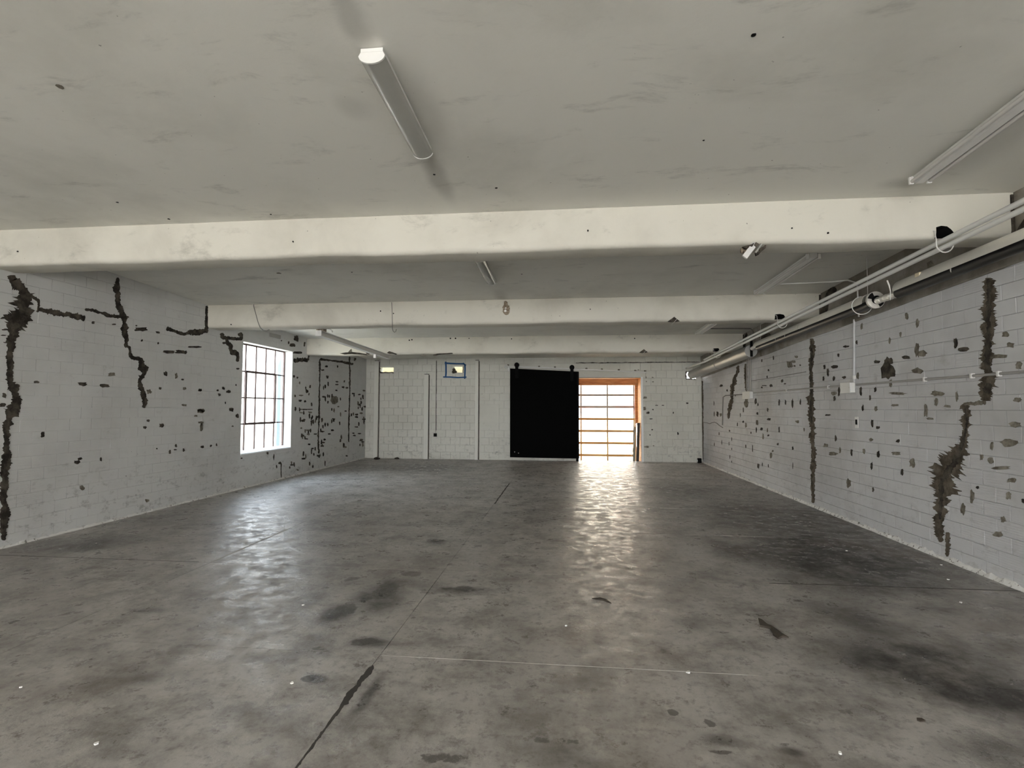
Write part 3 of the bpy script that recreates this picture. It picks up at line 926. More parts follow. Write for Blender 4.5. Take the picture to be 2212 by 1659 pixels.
blobs(S_L, *Z2, [(445, 378, 24, 34), (800, 665, 36, 22), (830, 630, 28, 16), (1048, 635, 12, 24), (1540, 235, 18, 15), (1505, 305, 20, 17), (1680, 283, 25, 22), (1765, 560, 12, 24), (1830, 495, 12, 18), (1822, 536, 20, 7),
                 (1910, 540, 13, 18), (2103, 505, 18, 13), (2190, 495, 10, 14), (1630, 525, 8, 8)])
blobs(S_L, *Z2, [(2095, 300, 16, 44), (2085, 250, 32, 10), (850, 930, 30, 26), (1530, 1065, 22, 20)], mat='mortar_pale')
cracks(S_L, *Z3, [
    [(310, 325, 26), (330, 355, 42), (400, 366, 24), (500, 380, 24)], [(475, 320, 56), (490, 350, 32), (492, 378, 28)],
    [(360, 370, 30), (370, 410, 28), (395, 430, 38), (395, 470, 28), (415, 490, 50), (455, 500, 40), (458, 540, 24), (460, 572, 22)],
    [(948, 565, 34), (1010, 555, 28), (1075, 560, 28)], [(1080, 560, 16), (1080, 510, 18)],
    [(1180, 548, 14), (1330, 568, 16), (1470, 592, 22)],
    [(840, 1455, 9), (840, 1520, 8), (840, 1585, 7)], [(1000, 988, 8), (1115, 988, 6)],
    [(1490, 540, 26), (1480, 565, 14)]])
cracks(S_L, *Z3, [[(1177, 550, 10), (1177, 700, 9), (1172, 900, 9), (1170, 1050, 11), (1165, 1200, 11), (1165, 1345, 13)],
                  [(1437, 520, 9), (1440, 700, 10), (1437, 900, 9), (1430, 1100, 9), (1430, 1275, 7)]], jit=0.35, spike=0.25)
blobs(S_L, *Z3, [(972, 368, 24, 32), (942, 428, 28, 16), (1043, 418, 10, 22), (985, 490, 48, 12), (905, 405, 8, 14), (842, 388, 7, 7), (135, 822, 18, 12), (380, 832, 20, 14), (300, 860, 12, 14), (285, 822, 10, 10),
                 (5, 490, 10, 18), (85, 440, 62, 8), (460, 632, 16, 8), (445, 775, 6, 10), (352, 930, 5, 12), (405, 990, 20, 20), (455, 1045, 16, 22), (150, 1318, 16, 10), (228, 1305, 8, 10), (275, 1298, 7, 14), (495, 1415, 9, 6), (720, 1370, 9, 12),
                 (775, 1405, 6, 28), (830, 1458, 16, 12), (800, 1490, 5, 18), (965, 985, 10, 20), (950, 700, 10, 12), (980, 710, 8, 10), (960, 870, 8, 12), (1105, 945, 8, 16)])
blobs(S_L, *Z3, [(140, 1000, 30, 20), (95, 1045, 16, 8), (145, 1140, 12, 40), (140, 1105, 28, 8), (415, 1135, 10, 7), (1300, 905, 34, 36)], mat='mortar_pale')
rs = random.Random(5)
for (x0, x1, y0, y1, n) in ((1000, 1150, 740, 1110, 20), (990, 1230, 1010, 1260, 22), (1030, 1230, 1260, 1480, 18), (1190, 1420, 600, 900, 14), (1190, 1420, 860, 1100, 16), (1190, 1420, 1100, 1330, 9), (1370, 1420, 1300, 1400, 3), (1455, 1575, 780, 1000, 14), (1450, 1575, 1000, 1310, 18), (850, 1120, 1450, 1520, 6)):
    for _ in range(n):
        u, v = rs.uniform(x0, x1), rs.uniform(y0, y1)
        a, b = (rs.uniform(5, 8), rs.uniform(12, 26)) if rs.random() < 0.6 else (rs.uniform(10, 20), rs.uniform(6, 10))
        x, y, a, b = zpts(*Z3, [(u, v, a, b)])[0]
        blob(S_L, x, y, a, b, mat='mortar' if rs.random() < 0.72 else 'mortar_pale')

# right wall
Z8, Z6, Z9 = ((1752, 560), 0.44606), ((1400, 700), 0.20796), ((1540, 860), 0.13865)
cracks(S_R, *Z8, [
    [(855, 90, 40), (858, 200, 52), (860, 300, 52), (855, 400, 50), (850, 480, 46), (855, 545, 40), (860, 590, 64), (845, 640, 76), (838, 685, 56)],
    [(738, 700, 36), (755, 740, 34), (755, 775, 42), (750, 830, 26), (735, 880, 42), (715, 930, 74), (690, 980, 92), (655, 1030, 100), (640, 1080, 96), (630, 1130, 88), (625, 1190, 70), (622, 1240, 46), (622, 1280, 36), (622, 1340, 34), (628, 1370, 18)],
    [(660, 1322, 18), (660, 1380, 19), (660, 1440, 17)]], jit=0.30, spike=0.20, mat='mortar_brown')
crack(S_R, zpts(*Z8, [(738, 698, 12), (800, 700, 20), (845, 690, 18)]), mat='mortar_pale')
cracks(S_R, *Z6, [
    [(1695, 150, 32), (1700, 250, 50), (1700, 350, 55), (1690, 450, 42), (1690, 560, 46), (1690, 640, 34), (1700, 700, 50), (1695, 760, 72), (1690, 850, 74), (1690, 950, 84), (1695, 1010, 64), (1705, 1070, 38), (1705, 1140, 52),
     (1710, 1220, 38), (1715, 1300, 42), (1715, 1400, 42), (1715, 1500, 50), (1710, 1600, 34), (1712, 1700, 30), (1714, 1860, 22)],
    [(935, 430, 20), (930, 490, 28), (905, 540, 25), (890, 590, 42), (880, 640, 38), (870, 700, 24), (870, 780, 32), (860, 830, 42), (845, 880, 42), (835, 930, 24), (832, 985, 14)],
    [(1012, 412, 24), (1012, 480, 28), (1015, 560, 24), (1020, 640, 20), (1020, 700, 18)],
    [(560, 590, 16), (566, 900, 12), (570, 1200, 10), (566, 1420, 9)]], mat='mortar_brown', jit=0.30, spike=0.16)
S_R2 = Surf(0, XR, (-1, 0, 0), wall_right, 0.005)
cracks(S_R2, *Z8, [[(857, 95, 16), (860, 250, 20), (857, 400, 22), (852, 500, 24), (858, 545, 14)], [(862, 600, 24), (850, 650, 30)], [(748, 715, 12), (757, 770, 14), (748, 835, 9), (722, 920, 18), (700, 975, 22), (668, 1020, 22), (632, 1080, 22), (628, 1160, 18), (622, 1260, 12)]], jit=0.35, spike=0.1)
cracks(S_R2, *Z6, [[(1697, 170, 14), (1700, 300, 24), (1690, 450, 20), (1692, 620, 16), (1698, 740, 20), (1690, 900, 22), (1700, 1040, 14)], [(932, 445, 9), (905, 545, 12), (880, 640, 14), (868, 790, 10)]], jit=0.35, spike=0.1)
blobs(S_R, *Z6, [(1018, 820, 24, 45)], mat='mortar_pale')
blobs(S_R, *Z8, [(370, 540, 35, 52), (375, 495, 20, 22), (735, 437, 33, 11), (700, 405, 10, 26), (460, 475, 22, 9), (318, 497, 16, 8), (295, 795, 7, 18), (323, 815, 11, 7), (420, 880, 10, 9),
                 (440, 1030, 7, 20), (325, 945, 7, 18), (292, 1003, 5, 22), (300, 1115, 5, 12), (118, 868, 5, 18), (195, 935, 5, 20), (805, 1105, 9, 8), (1026, 1170, 9, 11), (80, 755, 18, 5), (65, 522, 6, 12), (115, 520, 18, 7), (80, 548, 5, 20),
                 (60, 578, 5, 11), (110, 577, 6, 11), (160, 572, 11, 7), (135, 640, 6, 25), (113, 675, 6, 12), (250, 722, 5, 18), (285, 672, 5, 14), (310, 632, 6, 12), (132, 465, 5, 9), (170, 422, 15, 6), (240, 640, 6, 22)])
blobs(S_R, *Z8, [(512, 440, 12, 36), (540, 455, 22, 16), (510, 540, 30, 15), (905, 470, 42, 13), (965, 415, 20, 14), (940, 362, 18, 16), (1005, 515, 17, 18), (420, 650, 46, 7), (610, 650, 33, 14), (605, 690, 9, 20), (555, 735, 9, 33),
                 (575, 772, 18, 6), (658, 712, 19, 7), (405, 707, 19, 7), (410, 940, 24, 9), (105, 942, 24, 9), (255, 930, 7, 13), (182, 1085, 13, 24), (490, 985, 15, 24), (955, 890, 44, 20), (1000, 680, 24, 14), (985, 800, 33, 16),
                 (870, 975, 16, 16), (920, 1010, 46, 10), (970, 1070, 24, 13), (875, 905, 9, 20), (780, 1150, 10, 36), (735, 1210, 12, 28), (955, 1145, 14, 18), (930, 1260, 13, 18), (905, 1330, 27, 14), (705, 665, 6, 26), (140, 925, 5, 18),
                 (110, 650, 13, 12), (313, 722, 8, 14), (225, 565, 6, 18), (432, 365, 6, 12), (380, 395, 5, 22), (515, 310, 9, 22), (462, 275, 9, 18), (245, 325, 6, 18), (825, 960, 9, 18), (290, 875, 10, 10), (70, 902, 12, 10), (385, 600, 8, 20)], mat='mortar_pale')
blobs(S_R, *Z9, [(1030, 70, 13, 56), (1130, 60, 11, 42), (1238, 90, 17, 84), (1360, 60, 10, 46), (850, 180, 11, 38), (870, 330, 31, 20), (690, 240, 18, 20), (675, 500, 8, 46), (755, 480, 23, 26), (860, 580, 13, 16), (1030, 490, 10, 46), (1010, 720, 15, 22),
                 (1243, 780, 13, 32), (705, 1055, 16, 42), (768, 1035, 7, 33), (862, 1055, 7, 26), (1243, 1055, 5, 50), (615, 780, 6, 60), (510, 755, 9, 32), (470, 370, 12, 18), (472, 190, 8, 42), (425, 265, 6, 32), (380, 410, 7, 33),
                 (255, 510, 11, 16), (95, 555, 7, 26), (137, 690, 6, 38), (250, 710, 5, 38), (290, 790, 5, 23), (262, 915, 6, 33), (290, 990, 5, 20), (290, 640, 5, 28), (70, 250, 18, 46), (15, 85, 5, 38), (18, 250, 5, 40), (590, 540, 9, 16), (665, 50, 16, 46), (700, 100, 8, 28), (20, 720, 5, 28)])
blobs(S_R, *Z9, [(690, 380, 20, 46), (780, 600, 11, 50), (848, 500, 9, 36), (930, 825, 16, 18), (905, 890, 20, 46), (515, 420, 16, 46), (1315, 370, 33, 23), (1420, 490, 11, 32), (120, 260, 18, 28)], mat='mortar_pale')
Z6b = Z6
blobs(S_R, *Z6b, [(1520, 435, 10, 12), (1580, 428, 9, 10), (1390, 590, 12, 20), (1275, 640, 18, 14), (1420, 620, 14, 8), (1210, 640, 30, 5), (1180, 660, 8, 10), (1870, 510, 9, 36), (1930, 450, 34, 12), (1832, 440, 8, 18), (1822, 575, 7, 20), (1925, 575, 8, 20), (2035, 552, 14, 14),
                  (2055, 235, 16, 12), (1975, 325, 8, 16), (2165, 190, 10, 26), (760, 640, 18, 12), (820, 690, 8, 12), (905, 740, 6, 10), (1250, 480, 8, 12), (1235, 550, 6, 16), (1300, 350, 6, 24), (1180, 380, 6, 18)])
blobs(S_R, *Z6b, [(1470, 420, 34, 40), (1540, 340, 20, 14), (1510, 390, 20, 14)], mat='mortar_pale')
# dark holes in the concrete band at the beam ends
def poly_patch(s, o, sc, pts, mat='mortar', name='mortar_patch'):
    flat_patch([s(x, y) for x, y in [q[:2] for q in zpts(o, sc, pts)]], s.n, name, mat, s.parent)
poly_patch(S_RB, *Z4, [(1850, 112), (1880, 118), (1900, 150), (1885, 200), (1800, 260), (1760, 330), (1800, 330), (1790, 400), (1760, 450), (1745, 505), (1720, 522), (1702, 495), (1700, 430), (1720, 370), (1745, 300), (1770, 200), (1800, 150)])
poly_patch(S_RB, *Z4, [(960, 720), (1010, 690), (1060, 700), (1080, 730), (1075, 770), (1040, 770), (1010, 800), (965, 830), (948, 800), (950, 760)])
poly_patch(S_RB, *Z4, [(770, 690), (785, 720), (755, 760), (760, 820), (750, 915), (732, 915), (728, 850), (735, 760)])
poly_patch(S_RB, *Z4, [(1275, 640), (1290, 660), (1285, 690), (1265, 690), (1262, 660)])
poly_patch(S_RB, *Z7, [(2170, 290), (2212, 225), (2290, 180), (2300, 300), (2220, 345), (2160, 380), (2150, 340)])
poly_patch(S_RB, *Z7, [(1560, 520), (1590, 505), (1610, 540), (1590, 570), (1565, 560)], mat='mortar_pale')
# dark mortar gap where each beam meets the right wall
for i in range(3):
    m = MB()
    y, zb = BEAM_Y[i], BEAM_ZB[i]
    m.bbox((XR - 0.05, y - 0.012, zb + 0.02), (XR - 0.022, y + 0.03, ceil_z(y) - 0.02), 0.004)
    m.build('beam_pocket', 'mortar', wall_right)

# back wall
Z5 = ((1070, 750), 0.16275)
blobs(S_B, *Z5, [(1990, 670, 28, 16), (1950, 735, 12, 14), (1975, 815, 28, 26), (2025, 870, 23, 16), (2068, 950, 18, 6), (1960, 1097, 9, 8), (2083, 1095, 12, 9), (1962, 1133, 8, 8), (2052, 1163, 8, 10), (2010, 1322, 36, 16), (2100, 1308, 14, 9), (2140, 772, 20, 7),
                 (2095, 830, 9, 8), (2000, 400, 8, 18), (2085, 400, 16, 9), (2005, 455, 9, 9), (2090, 460, 14, 8), (1900, 300, 14, 6), (1505, 330, 9, 6)], mat='mortar_pale')
blobs(S_B, *Z6, [(90, 845, 17, 5), (155, 845, 15, 5), (405, 822, 13, 9), (262, 922, 7, 11), (30, 985, 18, 5), (42, 1098, 11, 6), (310, 1138, 9, 15), (20, 1152, 8, 8), (5, 920, 10, 13), (50, 888, 8, 8)])
cracks(S_B, (0, 0), 1.0, [[(943, 779, 1.5), (942.5, 830, 1.3), (942, 880, 1.2), (942, 930, 1.0)], [(1387, 852, 2.0), (1388, 860, 1.2)]], jit=0.3)
cracks(S_B, (0, 0), 1.0, [[(1244, 784, 1.8), (1330, 783.5, 1.6), (1436, 782.5, 1.5), (1512, 782, 1.5)]], jit=0.3)

# ------------------------------------------------------------------ left window
y0, y1, z0, z1 = WIN
win = tag(empty('window_1', (XL - 0.2, (y0 + y1) / 2, z0)), kind='structure')
XS_ = XL - 0.205            # plane of the steel sash
def bar(name, a, b, mat='steel_bar', parent=win, r=0.003):
    return MB().bbox(a, b, r).build(name, mat, parent)
fw = 0.034
bar('frame', (XS_ - 0.02, y0, z0), (XS_ + 0.02, y0 + fw, z1))
bar('frame', (XS_ - 0.02, y1 - fw, z0), (XS_ + 0.02, y1, z1))
bar('frame', (XS_ - 0.02, y0 + fw, z0), (XS_ + 0.02, y1 - fw, z0 + fw))
bar('frame', (XS_ - 0.02, y0 + fw, z1 - fw), (XS_ + 0.02, y1 - fw, z1))
ys = [y0 + fw + (y1 - y0 - 2 * fw) * k / 5 for k in range(6)]
zs = [z0 + fw + (z1 - z0 - 2 * fw) * k / 4 for k in range(5)]
for k in range(1, 5):
    bar('glazing_bar', (XS_ - 0.014, ys[k] - 0.014, z0 + fw), (XS_ + 0.014, ys[k] + 0.014, z1 - fw))
for k in range(1, 4):
    bar('glazing_bar', (XS_ - 0.0135, y0 + fw, zs[k] - 0.014), (XS_ + 0.0135, y1 - fw, zs[k] + 0.014))
# pivoting ventilator frame in the middle
vx0, vx1 = XS_ + 0.012, XS_ + 0.034
for a, b in (((ys[1] - 0.024, zs[1] - 0.024), (ys[4] + 0.024, zs[1] + 0.024)), ((ys[1] - 0.024, zs[3] - 0.024), (ys[4] + 0.024, zs[3] + 0.024)),
             ((ys[1] - 0.024, zs[1] + 0.024), (ys[1] + 0.024, zs[3] - 0.024)), ((ys[4] - 0.024, zs[1] + 0.024), (ys[4] + 0.024, zs[3] - 0.024))):
    bar('vent_frame', (vx0, a[0], a[1]), (vx1, b[0], b[1]))
lt = MB()
lt.bbox((vx1, (ys[2] + ys[3]) / 2 - 0.05, zs[1] - 0.02), (vx1 + 0.02, (ys[2] + ys[3]) / 2 + 0.02, zs[1] + 0.03))
lt_o = lt.build('latch', 'steel_bar', win)
lt = MB()
lt.tube([(vx1 + 0.01, (ys[2] + ys[3]) / 2, zs[1] + 0.02), (vx1 + 0.05, (ys[2] + ys[3]) / 2 + 0.03, zs[1] + 0.06)], 0.006, 6)
lt.build('latch_lever', 'steel_bar', lt_o)
for i in range(5):
    for j in range(4):
        MB().box((XS_ - 0.003, ys[i] + 0.006, zs[j] + 0.006), (XS_ + 0.003, ys[i + 1] - 0.006, zs[j + 1] - 0.006)).build('pane', 'glass', win)
sl = MB()
sl.add([(XS_ + 0.02, y0, z0 + 0.035), (XS_ + 0.02, y1, z0 + 0.035), (XL + 0.012, y1, z0 - 0.012), (XL + 0.012, y0, z0 - 0.012), (XS_ + 0.02, y0, z0 - 0.02), (XS_ + 0.02, y1, z0 - 0.02), (XL + 0.012, y1, z0 - 0.03), (XL + 0.012, y0, z0 - 0.03)],
       [(0, 1, 2, 3), (4, 7, 6, 5), (0, 3, 7, 4), (3, 2, 6, 7), (2, 1, 5, 6), (1, 0, 4, 5)])
sl.build('window_sill', 'window_white', win)
# steel lintel edge above the window
bar('lintel', (XL - 0.2, y0 - 0.08, z1 - 0.004), (XL + 0.004, y1 + 0.05, z1 + 0.012), 'white_paint')
# painted tiles of the far reveal
k, z = 0, z0 + 0.03
while z < z1 - 0.02:
    zz = min(z + 0.149, z1)
    MB().bbox((XS_ + 0.022, y1 - 0.006, z + 0.002), (XL - 0.001, y1 + 0.004, zz - 0.002), 0.004).build('reveal_tile', 'window_white', win)
    z += 0.149

# post outside the window
pp = at(609, 850, 0, XL - 1.1)
tag(MB().bbox((pp.x - 0.08, pp.y - 0.10, -0.3), (pp.x + 0.08, pp.y + 0.06, 3.6), 0.01).build('outdoor_post', 'blue_post'), 'blue-grey post standing outside the gridded window', 'post')

# ------------------------------------------------------------------ back doorway: pine lining and glazed overhead door
dx0, dx1, dz0, dz1 = DOOR
GY = YB + 0.95                 # plane of the glazed door
lin = tag(empty('trim_1', (1.2, YB + 0.3, -0.3)), kind='structure')
def board(name, a, b, mat, parent, r=0.004):
    return MB().bbox(a, b, r).build(name, mat, parent)
board('jamb_board', (dx1, YB + TWALL, -0.3), (dx1 + 0.04, GY + 0.05, 2.62), 'wood_orange', lin)
board('jamb_board', (dx0 - 0.04, YB + TWALL, -0.3), (dx0, GY + 0.05, 2.62), 'wood_orange', lin)
board('jamb_lining', (dx1 - 0.015, YB + 0.01, 0.0), (dx1 - 0.001, YB + TWALL, 2.585), 'wood_orange', lin)
board('head_lining', (dx0, YB + 0.01, dz1 - 0.016), (dx1, YB + TWALL, dz1 - 0.001), 'wood_orange', lin)
board('ceiling_board', (dx0 - 0.04, YB + TWALL, 2.60), (dx1 + 0.04, GY + 0.1, 2.64), 'wood_orange', lin)
board('header_board', (dx0, GY - 0.10, 2.47), (dx1, GY - 0.05, 2.60), 'wood_orange', lin)
board('header_board', (dx0, GY - 0.06, 2.40), (dx1, GY - 0.02, 2.49), 'wood_orange', lin)
board('stop_board', (dx1 - 0.085, GY - 0.06, 1.15), (dx1 - 0.0, GY - 0.02, 2.42), 'wood_orange', lin)
board('door_casing', (dx1 - 0.012, YB - 0.012, 0.0), (dx1 + 0.055, YB + 0.012, dz1 + 0.03), 'window_white', lin)
board('threshold', (dx0, YB + 0.03, -0.29), (dx1, YB + TWALL, -0.004), 'floor', lin)

door = tag(empty('door_1', (1.2, GY, -0.3)), kind='structure')
RZ = [-0.29, 0.10, 0.50, 0.895, 1.29, 1.69, 2.08, 2.44]
CX = [dx0 - 0.55, 0.478, 1.34, 2.20]
for k, z in enumerate(RZ):
    mt = 'rail_glare' if k < 5 else 'rail_grey'
    board('rail', (dx0, GY, z - 0.036), (2.235, GY + 0.045, z + 0.036), mt, door)
for k, x in enumerate(CX[1:]):
    for j in range(len(RZ) - 1):
        board('stile', (x - 0.022, GY + 0.004, RZ[j] + 0.036), (x + 0.022, GY + 0.041, RZ[j + 1] - 0.036), 'rail_glare' if j < 4 else 'rail_grey', door)
cols = [dx0, 0.478, 1.34, 2.20]
for i in range(3):
    for j in range(len(RZ) - 1):
        MB().box((cols[i] + 0.022, GY + 0.018, RZ[j] + 0.036), (cols[i + 1] - 0.022, GY + 0.024, RZ[j + 1] - 0.036)).build('pane', 'glass_door', door)
board('side_track', (2.225, GY - 0.03, -0.29), (2.265, GY + 0.03, 2.42), 'cream_board', door)

def leaning(name, pts, w, d, mat, label):
    m = MB()
    m.prism([(-w / 2, -d / 2), (w / 2, -d / 2), (w / 2, d / 2), (-w / 2, d / 2)], pts[0], pts[1], (1, 0, 0), (0, 1, 0))
    return tag(m.build(name, mat), label, 'board')
leaning('leaning_board', ((2.19, YB + 0.12, 0.001), (2.245, YB + 0.235, 1.19)), 0.085, 0.03, 'dark_board', 'black board leaning in the right corner of the bright doorway')
leaning('leaning_board', ((2.085, YB + 0.16, 0.001), (2.12, YB + 0.262, 1.06)), 0.07, 0.02, 'grey_board', 'weathered grey board leaning left of the black one in the doorway')
leaning('leaning_board', ((1.99, YB + 0.14, 0.001), (2.20, YB + 0.21, 1.20)), 0.016, 0.018, 'cream_board', 'thin cream batten leaning slantwise in front of the doorway boards')

# low wall added outside the left window to limit its daylight
nw = MB()
nw.box((XL - 4.6, -2.0, -0.3), (XL - 4.3, 45.0, 2.9))
tag(nw.build('light_limit_wall', 'facade'), 'pale wall added outside, limiting the light through the gridded window', 'wall')
# outside behind the building
fa = MB()
fa.box((-14, 34, -0.3), (16, 34.4, 5.0))
fac = tag(fa.build('neighbour_building', 'facade'), 'pale building across the yard seen through the glazed door', 'building')
for x, z, w, h in ((0.9, 1.35, 0.8, 0.35), (3.0, 1.3, 2.0, 0.7)):
    MB().box((x, 33.95, z), (x + w, 34.0, z + h)).build('sign_panel', 'pink', fac)
sb = MB()  # wall added behind the small holes for their yellowish light
sb.box((-9.5, YB + 0.60, -0.3), (-1.0, YB + 0.85, 3.25))
tag(sb.build('hole_backdrop', 'stucco'), 'cream wall added outside to make the small wall holes glow yellowish', 'wall')

# ------------------------------------------------------------------ black sliding door, track
sd = empty('sliding_door', (-0.69, YB - 0.1, 0.08))
yd0, yd1 = YB - 0.13, YB - 0.07
m = MB()
c = [(-1.774, 2.895), (0.379, 2.785), (0.345, 0.085), (-1.768, 0.10)]
m.add([(x, yd0, z) for x, z in c] + [(x, yd1, z) for x, z in c], [(0, 1, 2, 3), (7, 6, 5, 4), (0, 4, 5, 1), (1, 5, 6, 2), (2, 6, 7, 3), (3, 7, 4, 0)])
m.build('panel', 'black_paint', sd)
for x in (-1.56, 0.17):
    zt = 2.895 + (x + 1.774) / (0.379 + 1.774) * (2.785 - 2.895)
    h = MB().bbox((x - 0.05, yd0 - 0.014, zt - 0.30), (x + 0.05, yd0, zt + 0.12), 0.004).build('hanger_strap', 'black_iron', sd)
    MB().tube([(x, yd0 - 0.03, zt + 0.12), (x, yd0 + 0.03, zt + 0.12)], 0.078, 20).build('hanger_wheel', 'black_iron', h, smooth=True)
for x, z in ((-1.62, 0.27), (-1.50, 0.235)):
    MB().tube([(x, yd0 - 0.006, z), (x, yd0 + 0.004, z)], 0.016, 8).build('bolt', 'conduit', sd)
board('edge_angle', (0.325, yd0 - 0.006, 0.09), (0.385, yd1 + 0.004, 2.78), 'black_iron', sd)
board('floor_guide', (0.29, yd0 - 0.01, -0.0), (0.37, yd1 + 0.01, 0.10), 'black_iron', sd)
tag(sd, 'big matt black sliding door hung on two wheels', 'door')

tr = empty('door_track', (0.3, YB - 0.09, 2.8))
def trz(x):
    return 2.965 + (x + 1.80) * (2.80 - 2.965) / (0.3 + 1.80) * 0.62
m = MB().tube([(-1.86, YB - 0.062, trz(-1.86)), (2.45, YB - 0.062, trz(2.45))], 0.024, 10)
m.build('rail', 'white_paint', tr, smooth=True)
for x in (-1.84, -0.86, -0.36, 0.62, 1.10, 1.62, 2.12, 2.42):
    board('bracket', (x - 0.03, YB - 0.075, trz(x) + 0.018), (x + 0.03, YB - 0.001, trz(x) + 0.062), 'mortar_pale', tr)
MB().ring((-1.90, YB - 0.09, trz(-1.9) - 0.01), (0, 1, 0), 0.045, 0.018).build('end_ring', 'white_paint', tr, smooth=True)
MB().bbox((-1.86, YB - 0.06, trz(-1.9) - 0.17), (-1.80, YB - 0.002, trz(-1.9) + 0.07), 0.01).build('end_stop', 'white_paint', tr)
tag(tr, 'white pipe track with brackets above the black door and doorway', 'track')
tag(MB().bbox((0.335, YB - 0.004, dz1 + 0.03), (dx1 + 0.12, YB + 0.005, 2.80), 0.004).build('trim_2', 'wall_paint_back'), kind='structure')

# boards up the back wall
for n_, (x0, x1, zt) in zip((3, 4, 5), ((-6.246, -6.10, 3.17), (-4.578, -4.43, 2.722), (-2.908, -2.80, 3.163))):
    t = MB().bbox((x0, YB - 0.055, 0.0), (x1, YB, zt), 0.006).build('trim_%d' % n_, 'trim_paint')
    tag(t, kind='structure')
    MB().bbox((x1 + 0.001, YB - 0.010, 0.0), (x1 + 0.026, YB, zt - 0.02), 0.002).build('gap_filler', 'mortar', t)
    MB().bbox((x0 + 0.01, YB - 0.05, zt + 0.0005), (x1 + 0.01, YB - 0.001, zt + 0.016), 0.002).build('cap_gap', 'mortar', t)
a, b = at(1037, 873, 1, YB), at(1078, 927, 1, YB)
tag(MB().bbox((a.x, YB - 0.012, b.z), (b.x, YB, a.z), 0.003).build('wall_patch', 'wall_paint_back'), 'smooth white rectangular board patched onto the back wall', 'board')
a, b = at(937, 936, 1, YB), at(943.6, 943, 1, YB)
ob = empty('outlet_box', ((a.x + b.x) / 2, YB, b.z))
MB().bbox((a.x, YB - 0.03, b.z), (b.x, YB - 0.0, a.z), 0.004).build('box', 'black_iron', ob)
MB().bbox((a.x + 0.02, YB - 0.034, b.z + 0.02), (b.x - 0.02, YB - 0.029, a.z - 0.02), 0.002).build('socket', 'hole_dark', ob)
tag(ob, 'small square black outlet box low on the back wall', 'outlet')
tag(MB().tube([at(942, 779, 1, YB - 0.012), at(941, 935, 1, YB - 0.012)], 0.007, 6).build('thin_conduit', 'conduit'), 'thin vertical conduit running down to the black outlet box', 'conduit')

# blue tape round the taped hole
tp = empty('tape_frame', at(984, 815, 1, YB))
def tape(pts, w):
    top, bot = [], []
    for (x, y) in pts:
        p = at(x, y, 1, YB - 0.0035)
        top.append(p)
    d = (top[-1] - top[0]).normalized()
    nn = Vector((0, -1, 0)).cross(d)
    A = [p + nn * w * random.uniform(0.45, 0.6) for p in top]
    B = [p - nn * w * random.uniform(0.45, 0.6) for p in top]
    k = len(top)
    back = [p + Vector((0, 0.0025, 0)) for p in A + B]
    m = MB().add(A + B + back, [(i, i + 1, k + i + 1, k + i) for i in range(k - 1)] + [(i, i + 1, 2 * k + i + 1, 2 * k + i) for i in range(k - 1)] + [(k + i, k + i + 1, 3 * k + i + 1, 3 * k + i) for i in range(k - 1)] +
                 [(0, k, 3 * k, 2 * k), (k - 1, 2 * k - 1, 4 * k - 1, 3 * k - 1)])
    m.build('tape_strip', 'tape', tp)
Zt = lambda *p: [(760 + x * 0.17179, 740 + y * 0.17179) for x, y in p]
tape(Zt((1168, 258), (1240, 262), (1320, 266), (1410, 266)), 0.046)
tape(Zt((1180, 240), (1184, 300), (1184, 380), (1180, 425)), 0.052)
tape(Zt((1422, 275), (1424, 330), (1422, 390), (1420, 455)), 0.050)
tape(Zt((1148, 432), (1240, 434), (1340, 440), (1442, 434)), 0.044)
tape(Zt((1395, 258), (1434, 290)), 0.046)
tag(tp, 'blue masking tape stuck as a rectangle round a hole', 'tape')
# broken tile edges round the holes
def rim(h, lst):
    for (ax, az, bx, bz, t) in lst:
        A, B = Vector((ax, YB + 0.004, az)), Vector((bx, YB + 0.004, bz))
        m = MB()
        n = 7
        pts = [A.lerp(B, k / n) + Vector((random.uniform(-0.01, 0.01), 0, random.uniform(-0.012, 0.012))) for k in range(n + 1)]
        m.tube(pts, [t * random.uniform(0.6, 1.2) for _ in pts], 6)
        m.build('broken_edge', 'mortar', wall_back)
h = HOLES[0]
rim(h, [(h[0], h[2], h[1], h[2], 0.022), (h[0] + 0.005, h[2], h[0] - 0.01, h[3], 0.03)])
h = HOLES[1]
rim(h, [(h[0] + 0.02, h[2] + 0.13, h[0] + 0.12, h[2], 0.05), (h[0], h[2] + 0.02, h[0] + 0.06, h[2] + 0.02, 0.06), (h[1], h[2], h[1] + 0.005, h[3], 0.014)])
h = HOLES[2]
rim(h, [(h[0], h[2], h[0], h[3], 0.03), (h[0], h[2], h[1], h[2], 0.02), (h[0], h[3], h[1], h[3], 0.02)])

